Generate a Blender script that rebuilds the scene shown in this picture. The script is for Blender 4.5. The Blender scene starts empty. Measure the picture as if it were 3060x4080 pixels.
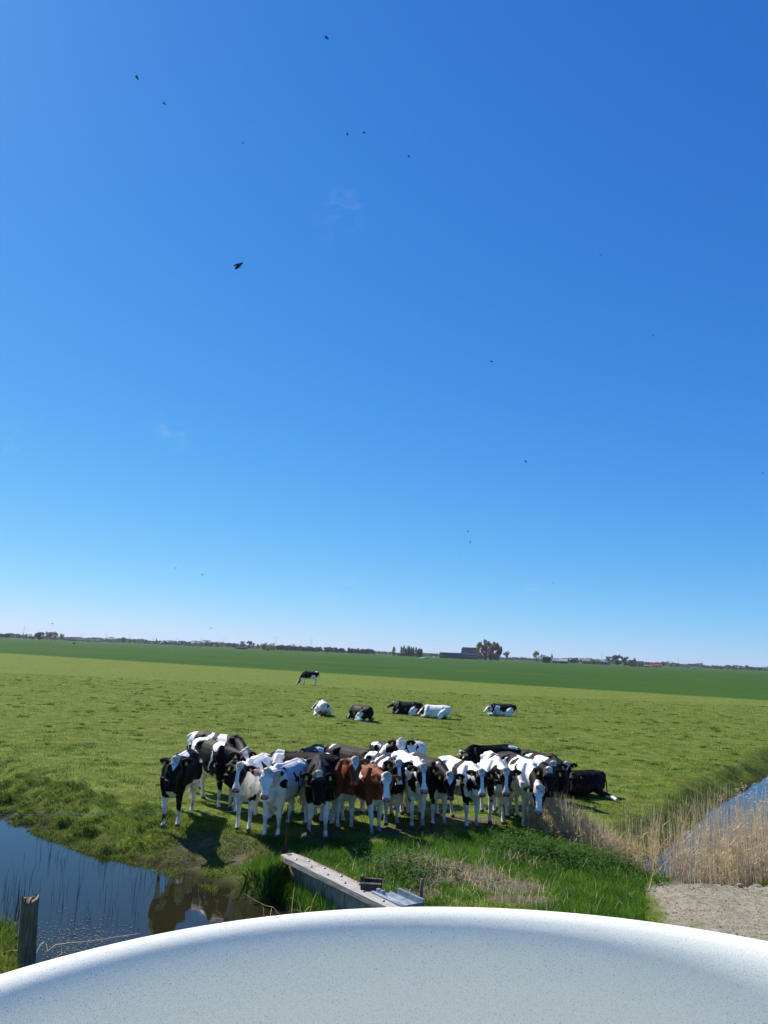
import bpy, bmesh, math, random
import numpy as np
from mathutils import Vector, Matrix, Quaternion

C = bpy.context.scene
COL = C.collection
R = math.radians
rng = np.random.default_rng(7)
random.seed(7)

# ------------------------------------------------------------------ camera
FPX, HC = 3064.0, 3.5
PITCH, ROLL = R(10.33), R(2.5)
FW = Vector((0, math.cos(PITCH), math.sin(PITCH)))
_u = Vector((0, -math.sin(PITCH), math.cos(PITCH)))
_x = Vector((1, 0, 0))
RT = math.cos(ROLL) * _x + math.sin(ROLL) * _u
UP = -math.sin(ROLL) * _x + math.cos(ROLL) * _u
CAM = Vector((0, 0, HC))
cd = bpy.data.cameras.new('camera')
cam = bpy.data.objects.new('camera', cd)
COL.objects.link(cam)
mm = Matrix((RT, UP, -FW)).transposed().to_4x4()
mm.translation = CAM
cam.matrix_world = mm
cd.sensor_fit = 'VERTICAL'
cd.sensor_height = 36.0
cd.lens = 36.0 * FPX / 4080.0
cd.clip_start = 0.02
cd.clip_end = 30000
C.camera = cam

def ray(x, y):
    return FW + RT * ((x - 1530) / FPX) + UP * ((2040 - y) / FPX)
def G(x, y, z=0.0):
    d = ray(x, y)
    return CAM + d * ((z - HC) / d.z)
def AT(x, dist, z=0.0):
    """ground point seen in the direction of photo column x on the horizon, at a distance"""
    d = ray(x, 2535 + 0.0444 * x)
    return Vector((d.x / d.y * dist, dist, z))

# ------------------------------------------------------------------ sky, sun, exposure
SUN_AZ, SUN_EL = R(-47), R(44)          # azimuth from +Y, negative = to the left
w = bpy.data.worlds.new('World'); C.world = w; w.use_nodes = True
nt = w.node_tree; nt.nodes.clear()
sky = nt.nodes.new('ShaderNodeTexSky'); sky.sky_type = 'NISHITA'; sky.sun_disc = False
sky.sun_elevation = SUN_EL; sky.sun_rotation = SUN_AZ
sky.altitude = 0; sky.air_density = 0.7; sky.dust_density = 0.12; sky.ozone_density = 8.0
bg = nt.nodes.new('ShaderNodeBackground'); bg.inputs[1].default_value = 0.083
wo = nt.nodes.new('ShaderNodeOutputWorld')
# clear spring air: each channel of the sky is graded  y = a x^g / (1 + b x)
se = nt.nodes.new('ShaderNodeSeparateColor'); cb = nt.nodes.new('ShaderNodeCombineColor')
nt.links.new(sky.outputs[0], se.inputs[0])
SKY_ABG = ((1.0, 0.32, 1.36), (1.36, 0.80, 1.04), (3.05, 2.35, 1.0))
for k_, (a_, b_, g_) in enumerate(SKY_ABG):
    def mth(op, u, v):
        q = nt.nodes.new('ShaderNodeMath'); q.operation = op
        for s_, val in ((q.inputs[0], u), (q.inputs[1], v)):
            if isinstance(val, float): s_.default_value = val
            else: nt.links.new(val, s_)
        return q.outputs[0]
    x_ = mth('MULTIPLY', se.outputs[k_], 0.12)
    y_ = mth('DIVIDE', mth('MULTIPLY', mth('POWER', x_, float(g_)), float(a_ / .12)), mth('ADD', mth('MULTIPLY', x_, float(b_)), 1.0))
    nt.links.new(y_, cb.inputs[k_])
# a few very faint wisps of high cloud
tcw = nt.nodes.new('ShaderNodeTexCoord'); wn = nt.nodes.new('ShaderNodeTexNoise'); wn.inputs['Scale'].default_value = 34; wn.inputs['Detail'].default_value = 6; wn.inputs['Distortion'].default_value = .8
wmp = nt.nodes.new('ShaderNodeMapping'); wmp.inputs['Scale'].default_value = (1, 1, 1.8); nt.links.new(tcw.outputs['Generated'], wmp.inputs[0]); nt.links.new(wmp.outputs[0], wn.inputs['Vector'])
acc = None
for wx, wy, wr, ws in ((371, 938, .030, .9), (735, 460, .05, .45), (742, 1281, .05, .5), (1150, 1283, .022, .7), (870, 1300, .05, .35), (30, 960, .05, .3)):
    vd = nt.nodes.new('ShaderNodeVectorMath'); vd.operation = 'DISTANCE'; nt.links.new(tcw.outputs['Generated'], vd.inputs[0]); vd.inputs[1].default_value = ray(wx / .54216, wy / .54216).normalized()
    mr = nt.nodes.new('ShaderNodeMapRange'); mr.interpolation_type = 'SMOOTHSTEP'; mr.inputs[1].default_value = 0; mr.inputs[2].default_value = wr; mr.inputs[3].default_value = ws; mr.inputs[4].default_value = 0
    nt.links.new(vd.outputs['Value'], mr.inputs[0]); acc = mr.outputs[0] if acc is None else mth('ADD', acc, mr.outputs[0])
wr_ = nt.nodes.new('ShaderNodeMapRange'); wr_.inputs[1].default_value = .47; wr_.inputs[2].default_value = .75; nt.links.new(wn.outputs['Fac'], wr_.inputs[0])
wm = nt.nodes.new('ShaderNodeMix'); wm.data_type = 'RGBA'; nt.links.new(mth('MULTIPLY', mth('MULTIPLY', acc, wr_.outputs[0]), .22), wm.inputs[0]); nt.links.new(cb.outputs[0], wm.inputs[6]); wm.inputs[7].default_value = (6.2, 7.0, 7.6, 1)
nt.links.new(wm.outputs[2], bg.inputs[0]); nt.links.new(bg.outputs[0], wo.inputs[0])
sd = bpy.data.lights.new('sun', 'SUN'); sd.energy = 5.0; sd.angle = R(0.5); sd.color = (1, 0.95, 0.87)
so = bpy.data.objects.new('sun', sd); COL.objects.link(so)
SDIR = Vector((math.sin(SUN_AZ) * math.cos(SUN_EL), math.cos(SUN_AZ) * math.cos(SUN_EL), math.sin(SUN_EL)))
so.rotation_mode = 'QUATERNION'; so.rotation_quaternion = SDIR.to_track_quat('Z', 'Y'); so.location = (0, 0, 60)
vs = C.view_settings
vs.view_transform = 'Standard'; vs.look = 'None'; vs.exposure = 0.62; vs.gamma = 1.0; vs.use_curve_mapping = False

# ------------------------------------------------------------------ helpers
def tag(o, label=None, cat=None, group=None, kind=None):
    if label: o['label'] = label
    if cat: o['category'] = cat
    if group: o['group'] = group
    if kind: o['kind'] = kind
    return o
def link(o, parent=None):
    COL.objects.link(o)
    if parent: o.parent = parent
    return o
def empty(name, loc=(0, 0, 0), rz=0.0):
    o = bpy.data.objects.new(name, None); COL.objects.link(o)
    o.location = loc; o.rotation_euler = (0, 0, rz); o.empty_display_size = 0.1
    return o
def np_mesh(name, V, quads=None, tris=None, smooth=False):
    """fast mesh from numpy arrays"""
    me = bpy.data.meshes.new(name)
    V = np.asarray(V, np.float32)
    q = np.zeros((0, 4), np.int32) if quads is None else np.asarray(quads, np.int32).reshape(-1, 4)
    t = np.zeros((0, 3), np.int32) if tris is None else np.asarray(tris, np.int32).reshape(-1, 3)
    me.vertices.add(len(V)); me.vertices.foreach_set('co', V.ravel())
    me.loops.add(q.size + t.size)
    me.loops.foreach_set('vertex_index', np.concatenate([q.ravel(), t.ravel()]).astype(np.int32))
    me.polygons.add(len(q) + len(t))
    st = np.concatenate([np.arange(len(q)) * 4, q.size + np.arange(len(t)) * 3]).astype(np.int32)
    me.polygons.foreach_set('loop_start', st)
    me.polygons.foreach_set('use_smooth', np.full(len(q) + len(t), smooth))
    me.update(calc_edges=True); me.validate()
    return me
def color_attr(me, name, arr):
    a = me.color_attributes.new(name, 'FLOAT_COLOR', 'POINT')
    a.data.foreach_set('color', np.asarray(arr, np.float32).ravel())

class MB:
    """collects closed shapes into one mesh"""
    def __init__(s): s.v = []; s.f = []
    def add(s, V, Fs):
        b = len(s.v); s.v += [tuple(p) for p in V]; s.f += [tuple(i + b for i in f) for f in Fs]
    def box(s, x0, x1, y0, y1, z0, z1, M=None):
        V = [Vector((x, y, z)) for x in (x0, x1) for y in (y0, y1) for z in (z0, z1)]
        if M is not None: V = [M @ p for p in V]
        s.add(V, [(0, 1, 3, 2), (4, 6, 7, 5), (0, 4, 5, 1), (2, 3, 7, 6), (0, 2, 6, 4), (1, 5, 7, 3)])
    def loft(s, st, n=14, ex=2.0):
        """st: list of (centre, axis_a, axis_b) rings; ellipse = c + a cos + b sin"""
        V = []; Fs = []
        for c, a, b in st:
            for k in range(n):
                t = 2 * math.pi * k / n
                ct, sn = math.cos(t), math.sin(t)
                ct = math.copysign(abs(ct) ** (2 / ex), ct); sn = math.copysign(abs(sn) ** (2 / ex), sn)
                V.append(Vector(c) + Vector(a) * ct + Vector(b) * sn)
        m = len(st)
        for i in range(m - 1):
            for k in range(n):
                k2 = (k + 1) % n
                Fs.append((i * n + k, i * n + k2, (i + 1) * n + k2, (i + 1) * n + k))
        Fs.append(tuple(range(n - 1, -1, -1))); Fs.append(tuple((m - 1) * n + k for k in range(n)))
        s.add(V, Fs)
    def tube(s, pts, rad, n=8, flat=1.0):
        pts = [Vector(p) for p in pts]
        if not hasattr(rad, '__len__'): rad = [rad] * len(pts)
        st = []
        ref = None
        for i, p in enumerate(pts):
            d = (pts[min(i + 1, len(pts) - 1)] - pts[max(i - 1, 0)]).normalized()
            if ref is None:
                ref = Vector((0, 0, 1)) if abs(d.z) < .9 else Vector((1, 0, 0))
            a = d.cross(ref).normalized(); b = a.cross(d).normalized(); ref = b
            st.append((p, a * rad[i], b * rad[i] * flat))
        s.loft(st, n)
    def mesh(s, name, smooth=False):
        me = bpy.data.meshes.new(name); me.from_pydata(s.v, [], s.f); me.update()
        bm = bmesh.new(); bm.from_mesh(me); bmesh.ops.recalc_face_normals(bm, faces=bm.faces); bm.to_mesh(me); bm.free()
        if smooth: me.polygons.foreach_set('use_smooth', np.full(len(me.polygons), True))
        return me
    def build(s, name, mat, parent=None, smooth=False, bevel=0.0):
        me = s.mesh(name, smooth)
        if mat: me.materials.append(mat)
        if bevel:
            bm = bmesh.new(); bm.from_mesh(me)
            bmesh.ops.bevel(bm, geom=bm.edges[:], offset=bevel, segments=2, affect='EDGES', clamp_overlap=True)
            bm.to_mesh(me); bm.free()
        return link(bpy.data.objects.new(name, me), parent)

def _hash(ix, iy, iz, seed):
    with np.errstate(over='ignore'):
        h = (ix.astype(np.uint32) * np.uint32(374761393) + iy.astype(np.uint32) * np.uint32(668265263)
             + iz.astype(np.uint32) * np.uint32(2246822519) + np.uint32((seed * 3266489917) & 0xffffffff))
        h = (h ^ (h >> np.uint32(13))) * np.uint32(1274126177)
        h = (h ^ (h >> np.uint32(16))) * np.uint32(2654435761)
        h = h ^ (h >> np.uint32(15))
    return h.astype(np.float64) / 4294967296.0
def vnoise(P, seed=0):
    P = np.asarray(P, float)
    if P.shape[1] == 2: P = np.c_[P, np.zeros(len(P))]
    i = np.floor(P).astype(np.int64); f = P - i; f = f * f * (3 - 2 * f)
    r = 0
    for dx in (0, 1):
        for dy in (0, 1):
            for dz in (0, 1):
                wgt = (f[:, 0] if dx else 1 - f[:, 0]) * (f[:, 1] if dy else 1 - f[:, 1]) * (f[:, 2] if dz else 1 - f[:, 2])
                r = r + wgt * _hash(i[:, 0] + dx, i[:, 1] + dy, i[:, 2] + dz, seed)
    return r
def fbm(P, seed=0, o=4):
    P = np.asarray(P, float); r = 0; a = .5
    for k in range(o):
        r = r + a * vnoise(P, seed + k * 17); P = P * 2.03; a *= .5
    return r / (1 - .5 ** o)
def sstep(a, b, x):
    t = np.clip((x - a) / (b - a), 0, 1); return t * t * (3 - 2 * t)

# ------------------------------------------------------------------ materials
def mat(name):
    m = bpy.data.materials.new(name); m.use_nodes = True
    n = m.node_tree.nodes; b = n['Principled BSDF']
    return m, m.node_tree, n, b
def mk_noise(nt_, scale, detail=4, rough=.55, coord='Position', dist=0.0):
    if coord == 'Position':
        g = nt_.nodes.new('ShaderNodeNewGeometry'); out = g.outputs['Position']
    else:
        g = nt_.nodes.new('ShaderNodeTexCoord'); out = g.outputs['Object']
    t = nt_.nodes.new('ShaderNodeTexNoise'); t.inputs['Scale'].default_value = scale
    t.inputs['Detail'].default_value = detail; t.inputs['Roughness'].default_value = rough
    t.inputs['Distortion'].default_value = dist
    nt_.links.new(out, t.inputs['Vector']); return t
def ramp(nt_, src, stops):
    r = nt_.nodes.new('ShaderNodeValToRGB'); e = r.color_ramp.elements
    while len(e) < len(stops): e.new(.5)
    for k, (p, c) in enumerate(stops): e[k].position = p; e[k].color = (*c, 1)
    nt_.links.new(src, r.inputs[0]); return r
def mixc(nt_, fac, a, b, bt='MIX'):
    m = nt_.nodes.new('ShaderNodeMix'); m.data_type = 'RGBA'; m.blend_type = bt
    for s_, v in ((m.inputs[0], fac), (m.inputs[6], a), (m.inputs[7], b)):
        if hasattr(v, 'is_output') or isinstance(v, bpy.types.NodeSocket): nt_.links.new(v, s_)
        elif isinstance(v, (int, float)): s_.default_value = v
        else: s_.default_value = (*v, 1)
    return m.outputs[2]
def bump(nt_, bs, h, strength, dist=.02):
    b = nt_.nodes.new('ShaderNodeBump'); b.inputs['Strength'].default_value = strength; b.inputs['Distance'].default_value = dist
    nt_.links.new(h, b.inputs['Height']); nt_.links.new(b.outputs[0], bs.inputs['Normal'])
def noisy(name, c1, c2, scale=6, rough=.8, bmp=.3, coord='Object', detail=5, lo=.35, hi=.65, metal=0, spec=.3):
    m, t, n, b = mat(name)
    nz = mk_noise(t, scale, detail, coord=coord)
    r = ramp(t, nz.outputs['Fac'], [(lo, c1), (hi, c2)])
    t.links.new(r.outputs[0], b.inputs['Base Color'])
    b.inputs['Roughness'].default_value = rough; b.inputs['Metallic'].default_value = metal
    b.inputs['Specular IOR Level'].default_value = spec
    if bmp: bump(t, b, nz.outputs['Fac'], bmp)
    return m
def leafy(name, c1, c2, scale=3.0, trans=.35, rough=.55, detail=4, patch=None):
    m, t, n, b = mat(name)
    nz = mk_noise(t, scale, detail)
    r = ramp(t, nz.outputs['Fac'], [(.32, c1), (.68, c2)])
    c = r.outputs[0]
    if patch:
        n2 = mk_noise(t, .42, 5, .6); c = mixc(t, ramp(t, n2.outputs['Fac'], [(.44, (0, 0, 0)), (.57, (.9, .9, .9))]).outputs[0], c, patch[0])
        n3 = mk_noise(t, .8, 4, .6, 'Object'); c = mixc(t, ramp(t, n3.outputs['Fac'], [(.55, (0, 0, 0)), (.68, (.8, .8, .8))]).outputs[0], c, patch[1])
    t.links.new(c, b.inputs['Base Color']); b.inputs['Roughness'].default_value = rough
    b.inputs['Specular IOR Level'].default_value = .08
    tr = n.new('ShaderNodeBsdfTranslucent'); t.links.new(c, tr.inputs[0])
    mx = n.new('ShaderNodeMixShader'); mx.inputs[0].default_value = trans
    t.links.new(b.outputs[0], mx.inputs[1]); t.links.new(tr.outputs[0], mx.inputs[2])
    t.links.new(mx.outputs[0], n['Material Output'].inputs[0])
    return m
M_grass = leafy('pasture_grass', (0.052, 0.112, 0.013), (0.185, 0.255, 0.038), 2.3, .44, patch=((0.235, 0.252, 0.060), (0.066, 0.155, 0.020)))
M_bank = leafy('bank_grass', (0.05, 0.11, 0.010), (0.19, 0.25, 0.032), 2.2, .45)
M_tall = leafy('tall_grass_blades', (0.036, 0.125, 0.008), (0.125, 0.255, 0.026), 2.5, .48)
M_nettle = leafy('nettle_leaves', (0.028, 0.085, 0.010), (0.075, 0.15, 0.022), 3, .35)
M_reed = leafy('dry_reed_straw', (0.50, 0.40, 0.235), (0.82, 0.70, 0.47), 5, .45, .7)
M_stem = noisy('dark_stem', (0.03, 0.025, 0.015), (0.07, 0.055, 0.03), 8, .8, 0)

# ------------------------------------------------------------------ terrain
ZW = -0.45
def poly_sd(P, poly):
    """signed distance to a polygon, negative inside"""
    P = np.asarray(P, float); n = len(poly); d = np.full(len(P), 1e9); ins = np.zeros(len(P), bool)
    for i in range(n):
        a = np.array(poly[i], float); b = np.array(poly[(i + 1) % n], float); e = b - a
        t = np.clip(((P - a) @ e) / (e @ e), 0, 1)
        d = np.minimum(d, np.linalg.norm(P - a - t[:, None] * e, axis=1))
        c = (a[1] > P[:, 1]) != (b[1] > P[:, 1])
        with np.errstate(divide='ignore', invalid='ignore'):
            ins ^= c & (P[:, 0] < (b[0] - a[0]) * (P[:, 1] - a[1]) / (b[1] - a[1] + 1e-12) + a[0])
    return np.where(ins, -d, d)
def gd(x, y, z): p = G(x / .54216, y / .54216, z); return (p.x, p.y)
PILE_A, PILE_B = Vector((-1.36, 13.72, 0)), Vector((1.15, 10.3, 0))      # line of the timber sheet piling
WL = [gd(0, 1768, ZW), gd(100, 1812, ZW), gd(200, 1847, ZW), gd(300, 1868, ZW), gd(400, 1902, ZW), gd(500, 1940, ZW), gd(570, 1958, ZW)]
WLf = [(WL[0][0] - 30, WL[0][1] + 24)] + WL + [(-1.45, 13.3), (-1.22, 13.66), (1.29, 10.24), (0.9, 9.2), (-1.5, 9.0), gd(100, 2125, ZW), gd(52, 2104, ZW), gd(36, 2045, ZW), gd(22, 1998, ZW), gd(-80, 1980, ZW), (-9, 13.2), (-38, 34)]
WRf = [(4.15, 16.75), (4.5, 16.9), (5.45, 16.35), (7.0, 18.5), (10.1, 23.5), (15.2, 30.6), (31, 54), (37, 50), (22, 30), (14, 21.5), (9.6, 17.2), (7.6, 15.3), (6.2, 14.3), (5.1, 14.4), (4.55, 15.4)]
def wnoise(P): return fbm(P * 1.4, 3, 3) - .5
def height(P):
    P = np.asarray(P, float)
    near = (P[:, 0] > -60) & (P[:, 0] < 60) & (P[:, 1] < 75)
    z = np.zeros(len(P))
    Q = P[near]
    if len(Q):
        sl = poly_sd(Q, WLf); sr = poly_sd(Q, WRf) + wnoise(Q) * .4
        # distance to the piling, where the bank is a wall
        a = np.array(PILE_A[:2]); b = np.array(PILE_B[:2]); e = b - a; L = np.linalg.norm(e); e /= L
        t = (Q - a) @ e; s = (Q - a) @ np.array([-e[1], e[0]])     # s>0 : land side
        wall = (t > -.05) & (t < L + .1) & (s > -.9) & (s < 3)
        sl = sl + wnoise(Q) * .22 * ~wall
        bw = np.where(wall, .12, np.where(Q[:, 0] > -5, 2.1, 2.6))
        uu = np.clip(sl / bw, 0, 1); z1 = ZW + (0 - ZW) * (.55 * uu + .45 * sstep(0, 1, uu))
        z1 = np.where(sl < 0, ZW - .5 * sstep(0, 1.0, -sl), z1)
        br = np.where(Q[:, 0] < 5.2, .6, 1.0)
        z2 = ZW + (0 - ZW) * sstep(-.05, 1, sr / br)
        z2 = np.where(sr < 0, ZW - .5 * sstep(0, 1.0, -sr), z2)
        zz = np.minimum(z1, z2)
        d = np.minimum(sl, sr)
        # tussocks and hoof holes on the trampled left bank
        bk = sstep(0, .25, sl) * (1 - sstep(1.6, 3.2, sl)) * (Q[:, 0] < 0.5) * ~wall * (1 - .85 * sstep(-4.4, -3.4, Q[:, 0]) * sstep(.35, .8, sl)) * (1 - .5 * sstep(-4.4, -3.4, Q[:, 0]))
        tus = vnoise(Q * 2.6, 21); tus2 = vnoise(Q * 5.2, 22)
        zz = zz + bk * ((tus - .45) * .24 + (tus2 - .5) * .15)
        zz = zz + (fbm(Q * .8, 31, 3) - .5) * .07 * sstep(.3, 1.5, d) + (fbm(Q * 3.5, 33, 2) - .5) * .035 * sstep(.1, .6, d)
        # dam hump right of the piling
        zz = zz + .05 * np.exp(-(((Q[:, 0] - 2.4) / 1.5) ** 2 + ((Q[:, 1] - 14.4) / 1.3) ** 2))
        # raised yard the tub stands on
        r = np.hypot((Q[:, 0] - .2) / 1.25, Q[:, 1] + .2)
        zz = np.where(Q[:, 1] < 9, zz + (2.1 - zz) * (1 - sstep(2.0, 6.6, r + .25 * np.maximum(0, -Q[:, 0] - 1))), zz)
        z[near] = zz
    z = np.where(P[:, 1] < 0, np.maximum(z, 2.1 * sstep(-40, -3, P[:, 1]) * (1 - sstep(4, 60, np.abs(P[:, 0])))), z)
    return z
def hz(x, y): return float(height(np.array([[x, y]]))[0])

def axis(segs):
    out = [segs[0][0]]
    for a, b, s in segs:
        n = max(1, int(round((b - a) / s))); out += list(a + (b - a) * np.arange(1, n + 1) / n)
    return np.array(out)
def geo(a, b, n): return a * (b / a) ** (np.arange(n + 1) / n)
gx = np.concatenate([-geo(16, 7000, 26)[::-1][:-1], axis([(-16, 17, .11), (17, 45, .4)]), geo(45, 7000, 24)[1:]])
gy = np.concatenate([-geo(3, 400, 10)[::-1][:-1], axis([(-3, 8.5, .25), (8.5, 24, .10), (24, 36, .2), (36, 70, .6)]), geo(70, 7000, 50)[1:]])
XX, YY = np.meshgrid(gx, gy); PT = np.c_[XX.ravel(), YY.ravel()]
ZT = height(PT)
nx, ny = len(gx), len(gy)
ii = (np.arange(ny - 1)[:, None] * nx + np.arange(nx - 1)[None, :]).ravel()
gme = np_mesh('ground', np.c_[PT, ZT], quads=np.c_[ii, ii + 1, ii + 1 + nx, ii + nx], smooth=True)

SAND = [gd(1385, 1925, 0), gd(1450, 1912, 0), gd(1560, 1893, 0), gd(1640, 1905, 0), (9, 13.6), (13, 12.5), (14, 9), (9, 8.2), (4.6, 9.2), gd(1480, 2005, 0), gd(1410, 1965, 0)]
def blob(P, c, rx, ry, seed=5):
    P = np.asarray(P); q = (P - np.array(c)) / np.array([rx, ry])
    return 1 - np.sqrt((q ** 2).sum(1)) + (fbm(P * 2.2, seed, 3) - .5) * .9
DIRT = [(gd(985, 1893, 0), 1.25, .75), (gd(890, 1868, 0), .6, .5), (gd(1075, 1912, 0), .7, .5), (gd(905, 1930, 0), .5, .3), (gd(1130, 1945, 0), .6, .3), (gd(480, 1815, 0), 1.5, .65), (gd(430, 1795, 0), .8, .7), (gd(700, 1800, 0), .6, .4), (gd(860, 1790, 0), 1.0, .5), (gd(1010, 1770, 0), 1.0, .5)]
def masks(P):
    sand = sstep(-.25, .15, -(poly_sd(P, SAND)) + (fbm(P * 2.6, 9, 4) - .5) * 1.1)
    sand = np.where((P[:, 1] < 14.5) & (P[:, 1] > 3), sand, 0)
    dirt = np.zeros(len(P))
    nr = (P[:, 1] < 22) & (np.abs(P[:, 0]) < 12)
    for c, rx, ry in DIRT:
        dirt[nr] = np.maximum(dirt[nr], sstep(.0, .35, blob(P[nr], c, rx, ry)))
    return sand, dirt
sm, dm = masks(PT)
wet = (1 - sstep(ZW - .02, ZW + .16, ZT))
_nr = (PT[:, 0] > -20) & (PT[:, 0] < 30) & (PT[:, 1] < 50) & (PT[:, 1] > 8)
_sl = np.full(len(PT), 99.0); _sl[_nr] = np.minimum(poly_sd(PT[_nr], WLf), poly_sd(PT[_nr], WRf))
_bk = sstep(-.1, .1, _sl) * (1 - sstep(.6, 1.3, _sl)) * (PT[:, 0] < 20)
wet = np.maximum(wet, _bk * sstep(.50, .34, vnoise(PT * 2.6, 21)) * .5)
color_attr(gme, 'Mask', np.c_[sm, dm, wet, np.ones(len(PT))])
m, t, n, b = mat('ground')
geo_ = n.new('ShaderNodeNewGeometry')
at = n.new('ShaderNodeAttribute'); at.attribute_name = 'Mask'
sp = n.new('ShaderNodeSeparateColor'); t.links.new(at.outputs['Color'], sp.inputs[0])
n1 = mk_noise(t, .35, 6); n2 = mk_noise(t, 9, 5, .7); n3 = mk_noise(t, .03, 4); n4 = mk_noise(t, 2.2, 5, .6)
past = ramp(t, n4.outputs['Fac'], [(.3, (0.036, 0.060, 0.010)), (.5, (0.100, 0.144, 0.021)), (.70, (0.178, 0.208, 0.047))]).outputs[0]
past = mixc(t, ramp(t, n1.outputs['Fac'], [(.35, (0, 0, 0)), (.7, (.55, .55, .55))]).outputs[0], past, (0.165, 0.182, 0.042))
farc = ramp(t, n3.outputs['Fac'], [(.3, (0.028, 0.068, 0.010)), (.7, (0.042, 0.092, 0.015))]).outputs[0]
farc = mixc(t, ramp(t, n1.outputs['Fac'], [(.5, (0, 0, 0)), (.8, (.3, .3, .3))]).outputs[0], farc, (0.04, 0.11, 0.014))
# boundary between the grazed pasture and the greener meadow behind it
dp = n.new('ShaderNodeVectorMath'); dp.operation = 'DOT_PRODUCT'
pA, pB = G(0, 1410 / .54216), G(3060, 1512 / .54216)
nn = Vector((-(pB - pA).y, (pB - pA).x, 0)).normalized(); nn = nn if nn.y > 0 else -nn
t.links.new(geo_.outputs['Position'], dp.inputs[0]); dp.inputs[1].default_value = nn
ad = n.new('ShaderNodeMath'); ad.operation = 'MULTIPLY_ADD'; t.links.new(dp.outputs['Value'], ad.inputs[0]); ad.inputs[1].default_value = .25; ad.inputs[2].default_value = -nn.dot(pA) * .25
ad2 = n.new('ShaderNodeMath'); ad2.operation = 'MULTIPLY_ADD'; t.links.new(n4.outputs['Fac'], ad2.inputs[0]); ad2.inputs[1].default_value = 1.6; t.links.new(ad.outputs[0], ad2.inputs[2]); ad2.use_clamp = True
col = mixc(t, ad2.outputs[0], past, farc)
sandc = ramp(t, n2.outputs['Fac'], [(.25, (0.14, 0.12, 0.085)), (.5, (0.27, 0.24, 0.175)), (.75, (0.36, 0.325, 0.25))]).outputs[0]
sandc = mixc(t, ramp(t, n4.outputs['Fac'], [(.45, (0, 0, 0)), (.72, (.5, .5, .5))]).outputs[0], sandc, (0.18, 0.157, 0.112))
dirtc = ramp(t, n2.outputs['Fac'], [(.25, (0.055, 0.047, 0.028)), (.55, (0.135, 0.115, 0.072)), (.8, (0.22, 0.19, 0.13))]).outputs[0]
col = mixc(t, sp.outputs[1], col, dirtc); col = mixc(t, sp.outputs[0], col, sandc)
col = mixc(t, sp.outputs[2], col, (0.022, 0.02, 0.011))
t.links.new(col, b.inputs['Base Color']); b.inputs['Roughness'].default_value = .95; b.inputs['Specular IOR Level'].default_value = .03
bump(t, b, n2.outputs['Fac'], .9, .05)
gme.materials.append(m)
tag(link(bpy.data.objects.new('ground', gme)), kind='structure')

# water in the two ditches
m, t, n, b = mat('ditch_water')
b.inputs['Base Color'].default_value = (0.018, 0.017, 0.008, 1); b.inputs['Roughness'].default_value = .02; b.inputs['IOR'].default_value = 1.33
nz = mk_noise(t, 3.0, 3); bump(t, b, nz.outputs['Fac'], .06, .02)
M_water = m
def sheet(name, poly, z, ma):
    bm = bmesh.new(); f = bm.faces.new([bm.verts.new((x, y, z)) for x, y in poly])
    if f.normal.z < 0: f.normal_flip()
    bmesh.ops.triangulate(bm, faces=bm.faces)
    me = bpy.data.meshes.new(name); bm.normal_update(); bm.to_mesh(me); bm.free()
    for p in me.polygons:
        if p.normal.z < 0: p.flip()
    me.materials.append(ma); return link(bpy.data.objects.new(name, me))
# the sheets run a little under the banks
tag(sheet('water', [(-50, 44), (-8, 19.4), (-3.2, 15.4), (-1.2, 14.3), (1.6, 10.2), (1.2, 8.4), (-2, 8.3), (-4.6, 8.9), (-7, 10.0), (-46, 29)], ZW, M_water), kind='structure')
tag(sheet('water', [(3.6, 17.5), (5.3, 17.6), (8.6, 22.4), (14, 31), (30, 56), (40, 50), (22.5, 29), (14.5, 20.8), (10, 16.3), (6.2, 13.5), (4.6, 14), (3.8, 15.9)], ZW, M_water), kind='structure')

# ------------------------------------------------------------------ grass, reeds and other ground cover
def blades(P, z, h, wd, lean=.5, seg=2, lay=None):
    """curved tapering blades; P (n,2) roots"""
    k = len(P); az = rng.uniform(0, 2 * np.pi, k); ln = rng.uniform(.15, 1, k) * lean
    dx, dy = np.cos(az), np.sin(az); sx, sy = -dy, dx
    fac = rng.uniform(-.7, .7, k); sx2 = sx * np.cos(fac) + dx * np.sin(fac); sy2 = sy * np.cos(fac) + dy * np.sin(fac)
    V = []; 
    for j in range(seg + 1):
        u = j / seg; ww = wd * (1 - u) ** .8 * .5 if j < seg else 0 * wd
        bx = P[:, 0] + dx * h * ln * u ** 1.8; by = P[:, 1] + dy * h * ln * u ** 1.8; bz = z + h * u * (1 - .25 * ln * u)
        if j < seg:
            V.append(np.c_[bx - sx2 * ww, by - sy2 * ww, bz]); V.append(np.c_[bx + sx2 * ww, by + sy2 * ww, bz])
        else: V.append(np.c_[bx, by, bz])
    nv = 2 * seg + 1
    VV = np.stack(V, 1).reshape(-1, 3); b0 = np.arange(k) * nv
    q = [np.c_[b0 + 2 * j, b0 + 2 * j + 1, b0 + 2 * j + 3, b0 + 2 * j + 2] for j in range(seg - 1)]
    Q = np.concatenate(q) if q else None
    T = np.c_[b0 + 2 * seg - 2, b0 + 2 * seg - 1, b0 + 2 * seg]
    return VV, Q, T
def stuff(name, V, Q, T, ma, label=None):
    me = np_mesh(name, V, Q, T); me.materials.append(ma)
    return tag(link(bpy.data.objects.new(name, me)), label, kind='stuff')
def scatter(nn_, xr, yr):
    return np.c_[rng.uniform(*xr, nn_), rng.uniform(*yr, nn_)]
def wedge(nn_, y0, y1, pw=1.0):
    u = rng.uniform(0, 1, nn_); y = (y0 ** (1 - pw) + u * (y1 ** (1 - pw) - y0 ** (1 - pw))) ** (1 / (1 - pw)) if pw != 1 else y0 * (y1 / y0) ** u
    x = rng.uniform(-.60, .62, nn_) * (y + 1.5); return np.c_[x, y]
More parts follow.
